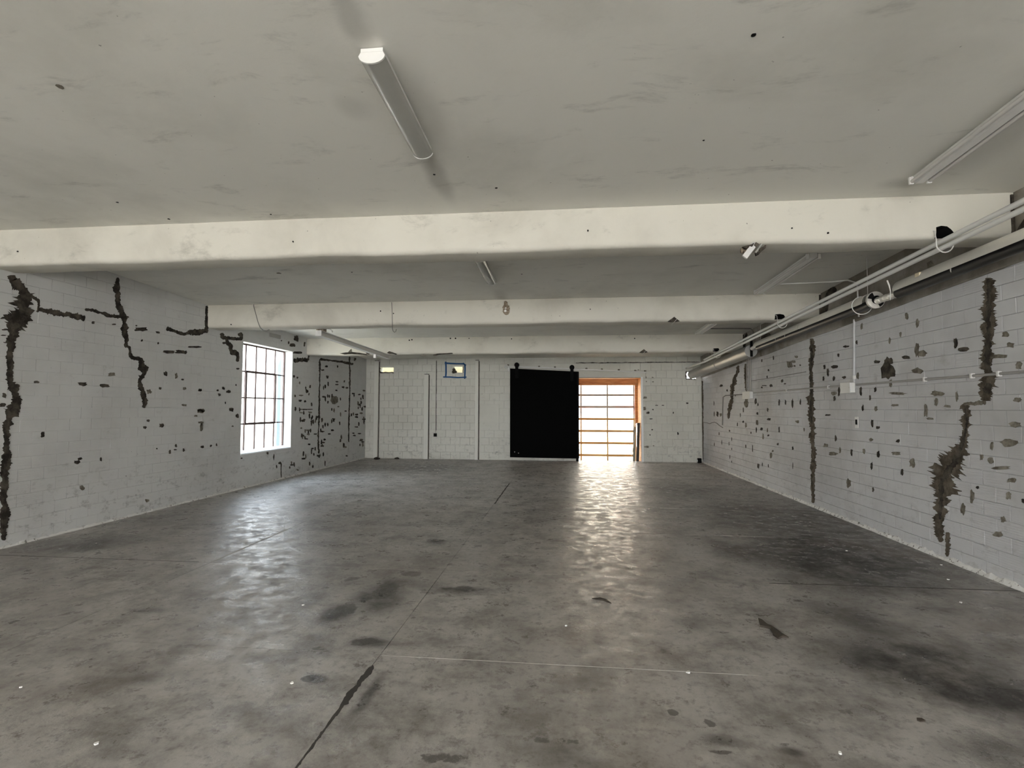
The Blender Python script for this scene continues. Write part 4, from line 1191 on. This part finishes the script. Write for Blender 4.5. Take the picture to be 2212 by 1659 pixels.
# ------------------------------------------------------------------ ceiling lamps
def wrap_lamp(x, ya, yb, label, w=0.155):
    dirv = Vector((0, 1, SLOPE)).normalized()
    nrm = Vector((0, -SLOPE, 1)).normalized()
    A = Vector((x, ya, ceil_z(ya) - 0.004))
    B = Vector((x, yb, ceil_z(yb) - 0.004))
    L = empty('wrap_light', A - Vector((0, 0, 0.09)))
    U = Vector((1, 0, 0))
    hw = w / 2
    MB().prism([(-hw * 0.86, 0.0), (hw * 0.86, 0.0), (hw * 0.86, -0.022), (-hw * 0.86, -0.022)], A, B, U, nrm).build('housing', 'white_enamel', L)
    prof = [(-hw * 0.84, -0.0225), (-hw, -0.045)]
    for k in range(9):
        t = math.pi * (0.12 + 0.76 * k / 8)
        prof.append((-hw * 0.98 * math.cos(t), -0.045 - 0.045 * math.sin(t)))
    prof += [(hw, -0.045), (hw * 0.84, -0.0225)]
    MB().prism(prof, A + dirv * 0.012, B - dirv * 0.012, U, nrm).build('diffuser', 'diffuser', L, smooth=True)
    pe = [(u * 1.03, v * 1.03) for u, v in prof]
    MB().prism(pe, A, A + dirv * 0.011, U, nrm).build('end_cap', 'white_enamel', L)
    MB().prism(pe, B - dirv * 0.011, B, U, nrm).build('end_cap', 'white_enamel', L)
    return tag(L, label, 'light', 'wraparound ceiling lights')
p = at_ceil(799, 128, 0.07); q = at_ceil(917, 338, 0.07)
wrap_lamp((p.x + q.x) / 2, p.y, q.y, 'unlit wraparound ceiling light with grey lens, closest to the camera')
q2 = at_ceil(1062, 613, 0.07)
wrap_lamp(q2.x, q2.y - (q.y - p.y), q2.y, 'second wraparound ceiling light, half hidden behind the nearest beam')

def strip_lamp(A, B, label):
    A, B = Vector(A), Vector(B)
    L = empty('strip_light', B - Vector((0, 0, 0.1)))
    d = (B - A).normalized()
    U = d.cross(Vector((0, 0, 1))).normalized()
    V = U.cross(d)
    MB().prism([(-0.045, 0.0), (0.045, 0.0), (0.045, -0.055), (0.030, -0.068), (-0.030, -0.068), (-0.045, -0.055)], A, B, U, V).build('channel', 'white_enamel', L)
    for s in (-0.07, 0.07):
        MB().tube([A + U * s + V * -0.058 + d * 0.03, B + U * s + V * -0.058 - d * 0.03], 0.0165, 12).build('tube', 'tube_glass', L, smooth=True)
        for P, g in ((A, 1), (B, -1)):
            MB().prism([(s - 0.016, -0.015), (s + 0.016, -0.015), (s + 0.016, -0.078), (s - 0.016, -0.078)], P + d * g * 0.003, P + d * g * 0.022, U, V).build('socket', 'white_enamel', L)
    MB().prism([(-0.056, 0.0), (0.056, 0.0), (0.04, -0.05), (-0.04, -0.05)], B, B + d * 0.012, U, V).build('end_cap', 'white_enamel', L)
    return tag(L, label, 'light', 'bare tube strip lights along the right side')
b0 = at_ceil(1985, 386, 0.03); b1 = at_ceil(2212, 215, 0.03)
dv = (b1 - b0).normalized()
strip_lamp(b0 + dv * 2.44 + Vector((0, 0, 0.025)), b0 + Vector((0, 0, 0.025)), 'two-tube strip light cut off by the right edge of the photo')
b0 = at_ceil(1640, 629, 0.03); b1 = at_ceil(1742, 560, 0.03)
dv = (b1 - b0).normalized()
strip_lamp(b0 + dv * 1.75 + Vector((0, 0, 0.025)), b0 + Vector((0, 0, 0.025)), 'two-tube strip light between the nearest and the second beam')
b0 = at_ceil(1509, 718, 0.03)
strip_lamp((b0.x + 0.02, b0.y - 2.0, ceil_z(b0.y - 2.0) - 0.001), (b0.x, b0.y, ceil_z(b0.y) - 0.001), 'farthest strip light, peeking out under the second beam')
# feed conduits from the strip lights to the right wall
c0, c1 = at_ceil(1672, 614, 0.015), at_ceil(1798, 609, 0.015)
tag(MB().tube([c0, c1, (XR - 0.06, c1.y - 0.15, ceil_z(c1.y) - 0.03), (XR - 0.04, c1.y - 0.35, ceil_z(c1.y) - 0.12), (XR - 0.04, c1.y - 0.36, ceil_z(c1.y) - 0.6)], 0.011, 8).build('feed_conduit', 'white_paint', smooth=True),
    'thin white conduit from the middle strip light to the right wall', 'conduit')
c0, c1 = at_ceil(1531, 710, 0.015), at_ceil(1622, 710, 0.015)
tag(MB().tube([c0, c1, (XR - 0.05, c1.y + 0.05, ceil_z(c1.y) - 0.06), (XR - 0.045, c1.y + 0.05, ceil_z(c1.y) - 0.63)], 0.012, 8).build('feed_conduit', 'cable', smooth=True),
    'thin dark conduit on the ceiling in front of the farthest beam', 'conduit')

# ------------------------------------------------------------------ twin overhead pipes
def beam_bottom(y):
    return 3.2383 + (y - 5.1391) * (2.9651 - 3.2383) / (12.4273 - 5.1391)
XP = 3.475
def pz(y):
    return beam_bottom(y) - 0.030
pa = MB().tube([(XP, YF + 0.02, pz(YF)), (XP, 5.3, pz(5.3)), (XP, 8.9, pz(8.9)), (XP + 0.02, 13.6, pz(13.6))], 0.023, 12)
tag(pa.build('overhead_pipe', 'white_paint', smooth=True), 'upper of the two parallel white pipes crossing under the beams', 'pipe', 'twin pipes under the beams')
pb = MB().tube([(XP + 0.02, YF + 0.02, pz(YF) - 0.054), (XP + 0.02, 5.3, pz(5.3) - 0.054), (XP + 0.02, 8.9, pz(8.9) - 0.053), (XP + 0.04, 13.6, pz(13.6) - 0.052), (3.66, YB - 0.012, 2.885)], 0.023, 12)
tag(pb.build('overhead_pipe', 'white_paint', smooth=True), 'lower of the two parallel white pipes, ending at the back wall', 'pipe', 'twin pipes under the beams')
hooks = ('white wire hook holding the twin pipes at the nearest beam', 'white wire hook holding the twin pipes at the second beam', 'white wire hook holding the twin pipes at the farthest beam')
for i in range(3):
    y = BEAM_Y[i] - 0.02
    z = BEAM_ZB[i]
    pts = []
    for k in range(13):
        t = math.pi * (-0.1 + 1.2 * k / 12)
        pts.append((XP + 0.012 - 0.075 * math.cos(t), y, z - 0.055 - 0.085 * math.sin(t)))
    pts = [(XP - 0.075, y + 0.08, z + 0.10), (XP - 0.07, y, z + 0.06)] + pts
    tag(MB().tube(pts, 0.006, 6).build('pipe_hook', 'cable_white', smooth=True), hooks[i], 'hook', 'pipe hooks')

# ------------------------------------------------------------------ infrared tube heater along the right wall
XH = XR - 0.31
def hz(y):
    return 3.045 - 0.0268 * (y - 5.0)
ht = empty('tube_heater', (XH, 8.0, 2.8))
def hood(ya, yb, name='reflector'):
    arc = [math.radians(-12 + 204 * k / 12) for k in range(13)]
    prof = [(0.105 * math.cos(t), 0.105 * math.sin(t)) for t in arc] + [(0.101 * math.cos(t), 0.101 * math.sin(t)) for t in reversed(arc)]
    A, B = Vector((XH, ya, hz(ya))), Vector((XH, yb, hz(yb)))
    return MB().prism(prof, A, B, (1, 0, 0), (0, 0, 1)).build(name, 'aluminium', ht, smooth=True)
for ya, yb in ((2.6, 6.28), (6.9, 8.7), (8.72, 10.72)):
    hood(ya, yb)
def htube(ya, yb, r=0.052, mat='heater_tube', name='burner_tube', dz=-0.03):
    return MB().tube([(XH, ya, hz(ya) + dz), (XH, yb, hz(yb) + dz)], r, 18).build(name, mat, ht, smooth=True)
htube(2.5, 6.35)
htube(6.86, 10.75)
MB().tube([(XH, 6.32 + 0.04 * k, hz(6.3) - 0.03) for k in range(12)], [0.036 if k % 2 else 0.044 for k in range(12)], 14).build('flexible_coupling', 'aluminium', ht, smooth=False)
yc = 6.78
MB().tube([(XH, yc, hz(yc)), (XH, yc + 0.03, hz(yc))], 0.105, 28).build('end_plate', 'aluminium', ht, smooth=True)
MB().tube([(XH, yc - 0.02, hz(yc)), (XH, yc, hz(yc))], 0.05, 16).build('end_hub', 'black_iron', ht, smooth=True)
m = MB()
for t0 in (2.0, 5.15):
    n = 8
    vs = [(XH, yc - 0.004, hz(yc))] + [(XH + 0.098 * math.cos(t0 + 0.95 * k / n), yc - 0.004, hz(yc) + 0.098 * math.sin(t0 + 0.95 * k / n)) for k in range(n + 1)]
    vb = [(x, y + 0.003, z) for x, y, z in vs]
    N_ = len(vs)
    m.add(vs + vb, [tuple(range(N_)), tuple(range(N_, 2 * N_))] + [(k, (k + 1) % N_, (k + 1) % N_ + N_, k + N_) for k in range(N_)])
m.build('end_slot', 'hole_dark', ht)
MB().ring((XH - 0.02, 7.05, hz(7.05) - 0.01), (0.15, 1, 0), 0.115, 0.005, 30).build('hanger_ring', 'white_paint', ht, smooth=True)
for y in (5.45, 9.35, 9.75):
    MB().ring((XH, y, hz(y) - 0.012), (0, 1, 0), 0.054, 0.006, 20).build('clamp', 'aluminium', ht, smooth=True)
MB().bbox((XH - 0.10, 5.83, hz(5.85) + 0.03), (XH - 0.075, 5.90, hz(5.85) + 0.075), 0.003).build('sticker_plate', 'cream_board', ht)
for y in (6.95, 10.6):
    MB().tube([(XH, y, hz(y) + 0.07), (XH, y, ceil_z(y))], 0.004, 6).build('hanger_wire', 'cable_white', ht)
MB().tube([(XH, 10.74, hz(10.74)), (XH + 0.02, 10.95, hz(10.9) + 0.03), (XH, 11.09, hz(11.09))], [0.05, 0.035, 0.04], 12).build('gas_coupling', 'aluminium', ht, smooth=True)
tag(ht, 'long tube heater with aluminium reflectors high along the right wall', 'heater')
du = empty('exhaust_duct', (XH, 14.0, 2.7))
z_d = lambda y: 2.835 - 0.032 * (y - 11.4)
MB().tube([(XH, 11.15, z_d(11.15)), (XH, 13.4, z_d(13.4))], 0.128, 24).build('duct_length', 'galvanised', du, smooth=True)
MB().tube([(XH, 13.42, z_d(13.42)), (XH, 16.2, z_d(16.2))], 0.132, 24).build('duct_length', 'galvanised', du, smooth=True)
MB().tube([(XH, 16.2, z_d(16.2)), (XH, 16.30, z_d(16.3))], 0.122, 24).build('duct_collar', 'galvanised', du, smooth=True)
MB().ring((XH, 13.41, z_d(13.41)), (0, 1, 0), 0.131, 0.008, 28).build('seam_ring', 'galvanised', du, smooth=True)
MB().bbox((XH - 0.02, 11.10, z_d(11.1) - 0.12), (XH + 0.02, 11.149, z_d(11.1) + 0.2), 0.004).build('hanger_bracket', 'black_iron', du)
tag(du, 'round galvanised exhaust duct ending in the far right corner', 'duct')

# loose white wire hanging from the twin pipes
w0 = at(1916, 596, 0, XP + 0.03)
w0 = w0 + Vector((0.0, 0.0, -0.05))
tag(MB().tube([w0, w0 + Vector((0.02, 0, -0.06)), w0 + Vector((0.03, 0, -0.12)), w0 + Vector((0.025, 0, -0.22))], [0.008, 0.008, 0.005, 0.004], 6).build('loose_wire', 'cable_white'), 'short white wire dangling from the twin pipes near the heater end plate', 'wire')

# ------------------------------------------------------------------ electrical things on the right wall
RW = lambda x, y, d=0.02: at(x, y, 0, XR - d)
def conduit(pts, r, label, mat='conduit', d=0.022, straps=(), name='wall_conduit'):
    P = [RW(x, y, d) for x, y in pts]
    root = empty(name, P[0])
    MB().tube(P, r, 8).build('pipe', mat, root, smooth=True)
    for s in straps:
        c_ = RW(*s, d)
        MB().bbox((XR - d - r - 0.005, c_.y - 0.014, c_.z - r * 1.9), (XR - 0.001, c_.y + 0.014, c_.z + r * 1.9), 0.004).build('strap', 'white_paint', root)
    return tag(root, label, 'conduit')
conduit([(2225, 802), (2158, 807.5), (1998, 819.5), (1850, 831)], 0.014, 'grey conduit running from the wall box to the right photo edge', straps=((2158, 807.5), (1998, 819.5), (2100, 812)))
conduit([(1822, 833.5), (1755, 838.5), (1628, 849)], 0.014, 'grey conduit between the two boxes on the right wall', straps=((1790, 836), (1700, 843)))
conduit([(1845, 690), (1845, 826)], 0.014, 'vertical conduit dropping to the near wall box', mat='wall_paint_right', straps=((1845, 815),))
for x, lb in ((1613.5, 'leftmost of three thin vertical conduits above the far wall box'), (1617.5, 'middle of three thin vertical conduits above the far wall box'), (1621.5, 'rightmost of three thin vertical conduits above the far wall box')):
    conduit([(x, 768), (x, 848)], 0.012, lb)
conduit([(1606, 852), (1567, 854.5), (1562, 858), (1561, 885), (1560.5, 918)], 0.012, 'thin bent conduit left of the far wall box', mat='cable')
def wall_box(x0, x1, y0, y1, depth, label):
    a, b = RW(x0, y0, 0), RW(x1, y1, 0)
    ya, yb = min(a.y, b.y), max(a.y, b.y)
    za, zb = min(a.z, b.z), max(a.z, b.z)
    r = empty('junction_box', (XR, (ya + yb) / 2, za))
    MB().bbox((XR - depth, ya, za), (XR - 0.0005, yb, zb), 0.006).build('body', 'white_paint', r)
    MB().bbox((XR - depth - 0.008, ya - 0.006, za - 0.006), (XR - depth, yb + 0.006, zb + 0.006), 0.003).build('cover', 'white_paint', r)
    cv_ = r.children[-1]
    for sy in (ya + 0.02, yb - 0.02):
        MB().tube([(XR - depth - 0.012, sy, (za + zb) / 2), (XR - depth - 0.004, sy, (za + zb) / 2)], 0.006, 8).build('screw', 'aluminium', cv_)
    return tag(r, label, 'box', 'electrical boxes on the right wall')
wall_box(1827, 1848, 828, 848, 0.07, 'square grey electrical box on the right wall nearer the camera')
wall_box(1611, 1627, 847, 861, 0.07, 'grey electrical box below the three thin vertical conduits')
a, b = RW(1847.5, 900, 0), RW(1855.5, 925, 0)
sp = empty('switch_plate', (XR, (a.y + b.y) / 2, b.z))
MB().bbox((XR - 0.01, min(a.y, b.y), b.z), (XR - 0.0005, max(a.y, b.y), a.z), 0.003).build('plate', 'flake', sp)
MB().bbox((XR - 0.014, (a.y + b.y) / 2 - 0.022, b.z + 0.05), (XR - 0.0095, (a.y + b.y) / 2 + 0.022, a.z - 0.04), 0.002).build('slot', 'hole_dark', sp)
tag(sp, 'narrow white switch plate with a dark slot on the right wall', 'switch')
cp = [RW(*q[:2], 0.012) for q in zpts(*Z6, [(572, 1020), (610, 1026), (640, 1035), (665, 1024), (690, 1020), (715, 1032), (740, 1055), (775, 1076)])]
tag(MB().tube(cp, 0.009, 6).build('loose_cable', 'cable', smooth=True), 'loose grey cable looping across the far end of the right wall', 'cable')
cp = [RW(*q[:2], 0.012) for q in zpts(*Z6, [(1060, 592), (1200, 572), (1400, 538), (1600, 503), (1640, 496)])]
tag(MB().tube(cp, 0.006, 6).build('stretched_cable', 'cable', smooth=True), 'thin cable stretched across the tiles above the far wall box', 'cable')

# ------------------------------------------------------------------ things at the beams
# white hoist rail hung between the second and the farthest beam
XA, XB_ = -4.57, -4.42
hr = empty('hoist_rail', (-4.5, 10.8, 2.8))
prof = [(-0.055, 0.0), (0.055, 0.0), (0.055, -0.012), (0.008, -0.012), (0.008, -0.088), (0.055, -0.088), (0.055, -0.10), (-0.055, -0.10), (-0.055, -0.088), (-0.008, -0.088), (-0.008, -0.012), (-0.055, -0.012)]
MB().prism(prof, (XA, 9.12, 3.075), (XB_, 12.50, 2.955), (1, 0, 0), (0, 0, 1)).build('rail', 'white_paint', hr)
MB().bbox((XA - 0.06, 9.10, 2.972), (XA + 0.06, 9.116, 3.077), 0.002).build('end_plate', 'white_paint', hr)
MB().bbox((XA - 0.075, 9.16, 3.07), (XA + 0.065, 9.30, 3.30), 0.006).build('hanger_block', 'bare_concrete', hr)
MB().bbox((-4.47, 11.60, 2.80), (-4.41, 11.66, 2.90), 0.004).build('stop', 'white_paint', hr)
MB().prism([(-0.02, 0), (0.02, 0), (0.02, -0.03), (-0.02, -0.03)], (XA + 0.07, 9.13, 3.20), (XA + 0.26, 9.13, 3.07), (0, 1, 0), (0, 0, 1)).build('brace', 'white_paint', hr)
tag(hr, 'white steel hoist rail hung under the beams above the window side', 'rail')

# wire drop and small plate at the left end of the second beam
yb_ = BEAM_Y[1] - 0.012
wp = [at(x, y, 1, yb_) for x, y in ((548, 653), (548, 662), (553, 680), (557, 695), (562, 708), (569, 714), (576, 715), (582, 712))]
tag(MB().tube(wp, 0.006, 6).build('drop_wire', 'cable'), 'thin wire drooping down the left end of the second beam', 'wire')
a, b = at(584, 719, 0, XL + 0.02), at(605, 732, 0, XL + 0.02)
cp_ = tag(MB().bbox((XL, a.y, b.z), (XL + 0.04, b.y, a.z), 0.004).build('cover_plate', 'conduit'), 'small pale cover plate above the gridded window', 'plate')
wp = [at(x, y, 1, yb_ - 0.0) for x, y in ((846, 653), (847, 675), (847.5, 695), (848, 711))]
wp += [at(x, y, 1, yb_ + 0.02) for x, y in ((849, 715), (852, 718), (855, 716), (856, 711))]
tag(MB().tube(wp, 0.005, 6).build('drop_wire', 'cable'), 'short looped wire hanging down the second beam above the tape', 'wire')
# bare spot on the second beam
sp2 = [(490, 280), (515, 277), (532, 290), (535, 322), (555, 335), (562, 372), (555, 420), (540, 440), (515, 447), (490, 432), (476, 405), (478, 372), (470, 352), (488, 325)]
pts = [at(1000 + x * 0.1808, 600 + y * 0.1808, 1, BEAM_Y[1] - 0.007) for x, y in sp2]
flat_patch(pts, (0, -1, 0), 'bare_spot', 'bare_concrete', B2)
for (x, y, r) in ((507, 396, 0.022), (511, 362, 0.012)):
    disc_on(1000 + x * 0.1808, 600 + y * 0.1808, r, lambda a_, b_: at(a_, b_, 1, BEAM_Y[1] - 0.009), (0, -1, 0), 'paint_fleck', 'flake', B2)
# torn fixing on the nearest beam
fx = empty('torn_bracket', at(1622, 540, 1, BEAM_Y[0]))
A, Bp = at(1631, 526, 1, BEAM_Y[0] + 0.02), at(1608, 556, 1, BEAM_Y[0] - 0.03)
d_ = (Bp - A)
sd_ = Vector((0, -1, 0)).cross(d_.normalized())
MB().prism([(-0.026, -0.012), (0.026, -0.012), (0.026, 0.012), (-0.026, 0.012)], A, Bp, sd_, (0, 1, 0)).build('paddle', 'white_paint', fx)
MB().prism([(-0.008, -0.01), (0.008, -0.01), (0.008, 0.01), (-0.008, 0.01)], at(1645, 527, 1, BEAM_Y[0] + 0.02), at(1632, 546, 1, BEAM_Y[0] - 0.015), sd_, (0, 1, 0)).build('side_strap', 'conduit', fx)
MB().prism([(-0.006, -0.01), (0.006, -0.01), (0.006, 0.01), (-0.006, 0.01)], at(1653, 530, 1, BEAM_Y[0] + 0.02), at(1638, 549, 1, BEAM_Y[0] - 0.012), sd_, (0, 1, 0)).build('side_strap', 'mortar', fx)
MB().bbox(at(1602, 533, 1, BEAM_Y[0] + 0.05), at(1622, 548, 1, BEAM_Y[0] + 0.10), 0.01).build('torn_plaster', 'bare_concrete', fx)
for k_, pp_ in enumerate((((1604, 533), (1622, 528), (1630, 524), (1626, 532), (1612, 537)), ((1633, 523), (1640, 527), (1634, 534), (1629, 529)), ((1640, 536), (1655, 530), (1654, 536), (1643, 545)), ((1632, 545), (1643, 541), (1640, 549), (1634, 552)), ((1608, 541), (1616, 538), (1611, 547)))):
    P_ = [at(a_, b_, 1, BEAM_Y[0] - 0.008) for a_, b_ in pp_]
    n_ = len(P_)
    MB().add(P_ + [q_ + Vector((0, 0.03, 0)) for q_ in P_], [tuple(range(n_)), tuple(range(n_, 2 * n_))[::-1]] + [(k, (k + 1) % n_, (k + 1) % n_ + n_, k + n_) for k in range(n_)]).build('broken_shard', 'mortar' if k_ != 4 else 'bare_concrete', fx)
tag(fx, 'torn white bracket sticking out of the nearest beam’s broken lower edge'.replace('’', "'"), 'bracket')
for i, (x, y, lb) in ((1, (1455, 694, 'small torn bracket under the right part of the second beam')), (2, (1390, 761, 'small torn bracket under the farthest beam above the doorway'))):
    yb2 = BEAM_Y[i]
    c_ = at(x, y, 1, yb2 - 0.01)
    r_ = empty('torn_bracket', c_)
    k_ = 0.05
    MB().prism([(-0.02, -0.01), (0.02, -0.01), (0.02, 0.01), (-0.02, 0.01)], c_ + Vector((k_, 0, k_ * 0.6)), c_ + Vector((-k_ * 0.6, -0.02, -k_)), (0.6, 0, 0.8), (0, 1, 0)).build('paddle', 'white_paint', r_)
    n9 = [(-0.10, -0.005), (-0.03, 0.045), (0.01, 0.075), (0.05, 0.04), (0.10, 0.0), (0.04, -0.012), (-0.04, -0.015)]
    MB().prism(n9, c_ + Vector((0, -0.006, 0)), c_ + Vector((0, 0.016, 0)), (1, 0, 0), (0, 0, 1)).build('dark_break', 'mortar', r_)
    tag(r_, lb, 'bracket')
# crumbled lower edge of the farthest beam
def crumb(pts, mat, y, th=0.03, name='crumbled_edge'):
    P = [at(px, py, 1, y) for px, py in pts]
    n = len(P)
    MB().add(P + [q_ + Vector((0, th, 0)) for q_ in P], [tuple(range(n)), tuple(range(n, 2 * n))[::-1]] + [(k, (k + 1) % n, (k + 1) % n + n, k + n) for k in range(n)]).build(name, mat, B3)
yb3 = BEAM_Y[2] - 0.012
T3 = lambda *p: [(400 + x * 0.18083, 620 + y * 0.18083) for x, y in p]
crumb(T3((1845, 795), (1900, 783), (1990, 775), (2080, 785), (2160, 800), (2175, 815), (2090, 806), (1990, 800), (1900, 806)), 'mortar', yb3)
crumb(T3((1968, 752), (1985, 738), (1992, 770), (1985, 782), (1945, 780)), 'mortar_pale', yb3)
crumb(T3((2160, 780), (2190, 770), (2212, 790), (2190, 805), (2165, 800)), 'mortar', yb3)
T4 = lambda *p: [(760 + x * 0.17179, 740 + y * 0.17179) for x, y in p]
crumb(T4((440, 128), (470, 108), (500, 118), (560, 140), (555, 152), (510, 140), (470, 140)), 'mortar', yb3)
crumb(T4((840, 155), (900, 148), (930, 165), (880, 170)), 'mortar_pale', yb3)
crumb(T4((1020, 150), (1080, 138), (1260, 128), (1270, 140), (1090, 152), (1060, 162), (1025, 162)), 'mortar', yb3)

# ------------------------------------------------------------------ small things on the floor
def lump(px, py, r, mat, label, h=0.7, name='rubble_lump', cat='rubble'):
    p_ = at(px, py, 2, 0.0)
    bm = bmesh.new()
    bmesh.ops.create_icosphere(bm, subdivisions=2, radius=1.0)
    for v in bm.verts:
        k_ = random.uniform(0.82, 1.12)
        v.co = Vector((v.co.x * r * k_, v.co.y * r * k_, max(0.0, (v.co.z * 0.6 + 0.4) * r * h * k_)))
    m_ = MB().add([v.co + p_ for v in bm.verts], [tuple(w.index for w in f.verts) for f in bm.faces])
    bm.free()
    return tag(m_.build(name, mat), label, cat)
lump(814, 992.5, 0.10, 'mortar', 'dark lump of rubble at the foot of the leftmost wall board')
lump(857, 991.5, 0.08, 'mortar', 'dark lump of rubble on the floor between two wall boards')
bx = empty('corner_box', (XR - 0.1, YB - 0.06, 0))
MB().bbox((XR - 0.17, YB - 0.12, 0.0), (XR - 0.06, YB - 0.02, 0.14), 0.008).build('body', 'black_iron', bx)
MB().bbox((XR - 0.20, YB - 0.10, 0.03), (XR - 0.17, YB - 0.04, 0.09), 0.004).build('front_plate', 'white_paint', bx)
tag(bx, 'small black box on the floor in the far right corner', 'box')

def dry_leaf(pts_px, label, curl=0.012):
    P = [at(x, y, 2, 0.0) for x, y in pts_px]
    n = len(P)
    c_ = sum(P, Vector()) / n
    top = [p_ + Vector((0, 0, random.uniform(0.3, 1.0) * curl + 0.003)) for p_ in P]
    bot = [p_ + Vector((0, 0, 0.0005)) for p_ in P]
    ct = c_ + Vector((0, 0, curl * 1.3 + 0.003)); cbm = c_ + Vector((0, 0, 0.0005))
    m_ = MB().add(top + bot + [ct, cbm], [(k, (k + 1) % n, 2 * n) for k in range(n)] + [(n + k, n + (k + 1) % n, 2 * n + 1) for k in range(n)] + [(k, (k + 1) % n, (k + 1) % n + n, k + n) for k in range(n)])
    return tag(m_.build('dry_leaf', 'leaf'), label, 'leaf')
Lf = lambda *p: [(1106 + x * 0.5, 1150 + y * 0.5) for x, y in p]
dry_leaf(Lf((1064, 374), (1080, 380), (1090, 396), (1120, 408), (1150, 428), (1170, 445), (1196, 456), (1168, 455), (1150, 462), (1128, 446), (1120, 420), (1090, 412), (1072, 408), (1068, 392)), 'long curled dark leaf lying on the right foreground floor')
dry_leaf(Lf((345, 287), (380, 284), (410, 292), (430, 308), (415, 304), (395, 296), (365, 293)), 'thin dark twig-like leaf near the middle of the floor', 0.006)
dry_leaf(Lf((1748, 806), (1770, 808), (1786, 818), (1765, 820), (1750, 814)), 'small dark leaf scrap in the right foreground', 0.006)
FL = [(1829, 1190, 'white paint flake on the dark stained floor, farthest from the camera'), (2033, 1220.5, 'white paint flake below the lower end of the right wall crack'),
      (2048.5, 1252.5, 'white paint flake just behind the dark joint at the right'), (2075, 1301.5, 'white paint flake just in front of the dark joint at the right'),
      (1223, 1352, 'white paint flake alone in the middle of the floor'), (1487, 1453, 'white paint flake lying on the pale floor joint'),
      (1815, 1628, 'white paint flake at the bottom edge of the photo, right half'), (2202, 1276, 'white paint flake against the foot of the right wall'),
      (45, 1485, 'white paint flake near the left edge of the photo'), (208, 1607, 'white paint flake in the bottom left corner of the floor'),
      (655, 1307, 'white paint flake beside the dark oil stain left of centre'), (630, 1476, 'white paint flake beside the round dark spot left of the floor crack')]
for px, py, lb in FL:
    p_ = at(px, py, 2, 0.0)
    n = 6
    r_ = random.uniform(0.008, 0.014)
    P = [p_ + Vector((r_ * random.uniform(0.7, 1.2) * math.cos(6.283 * k / n), r_ * random.uniform(0.7, 1.2) * math.sin(6.283 * k / n), 0)) for k in range(n)]
    m_ = MB().add([q_ + Vector((0, 0, random.uniform(0.004, 0.008))) for q_ in P] + P, [tuple(range(n)), tuple(range(n, 2 * n))] + [(k, (k + 1) % n, (k + 1) % n + n, k + n) for k in range(n)])
    tag(m_.build('paint_flake', 'flake'), lb, 'flake', 'paint flakes scattered on the floor')
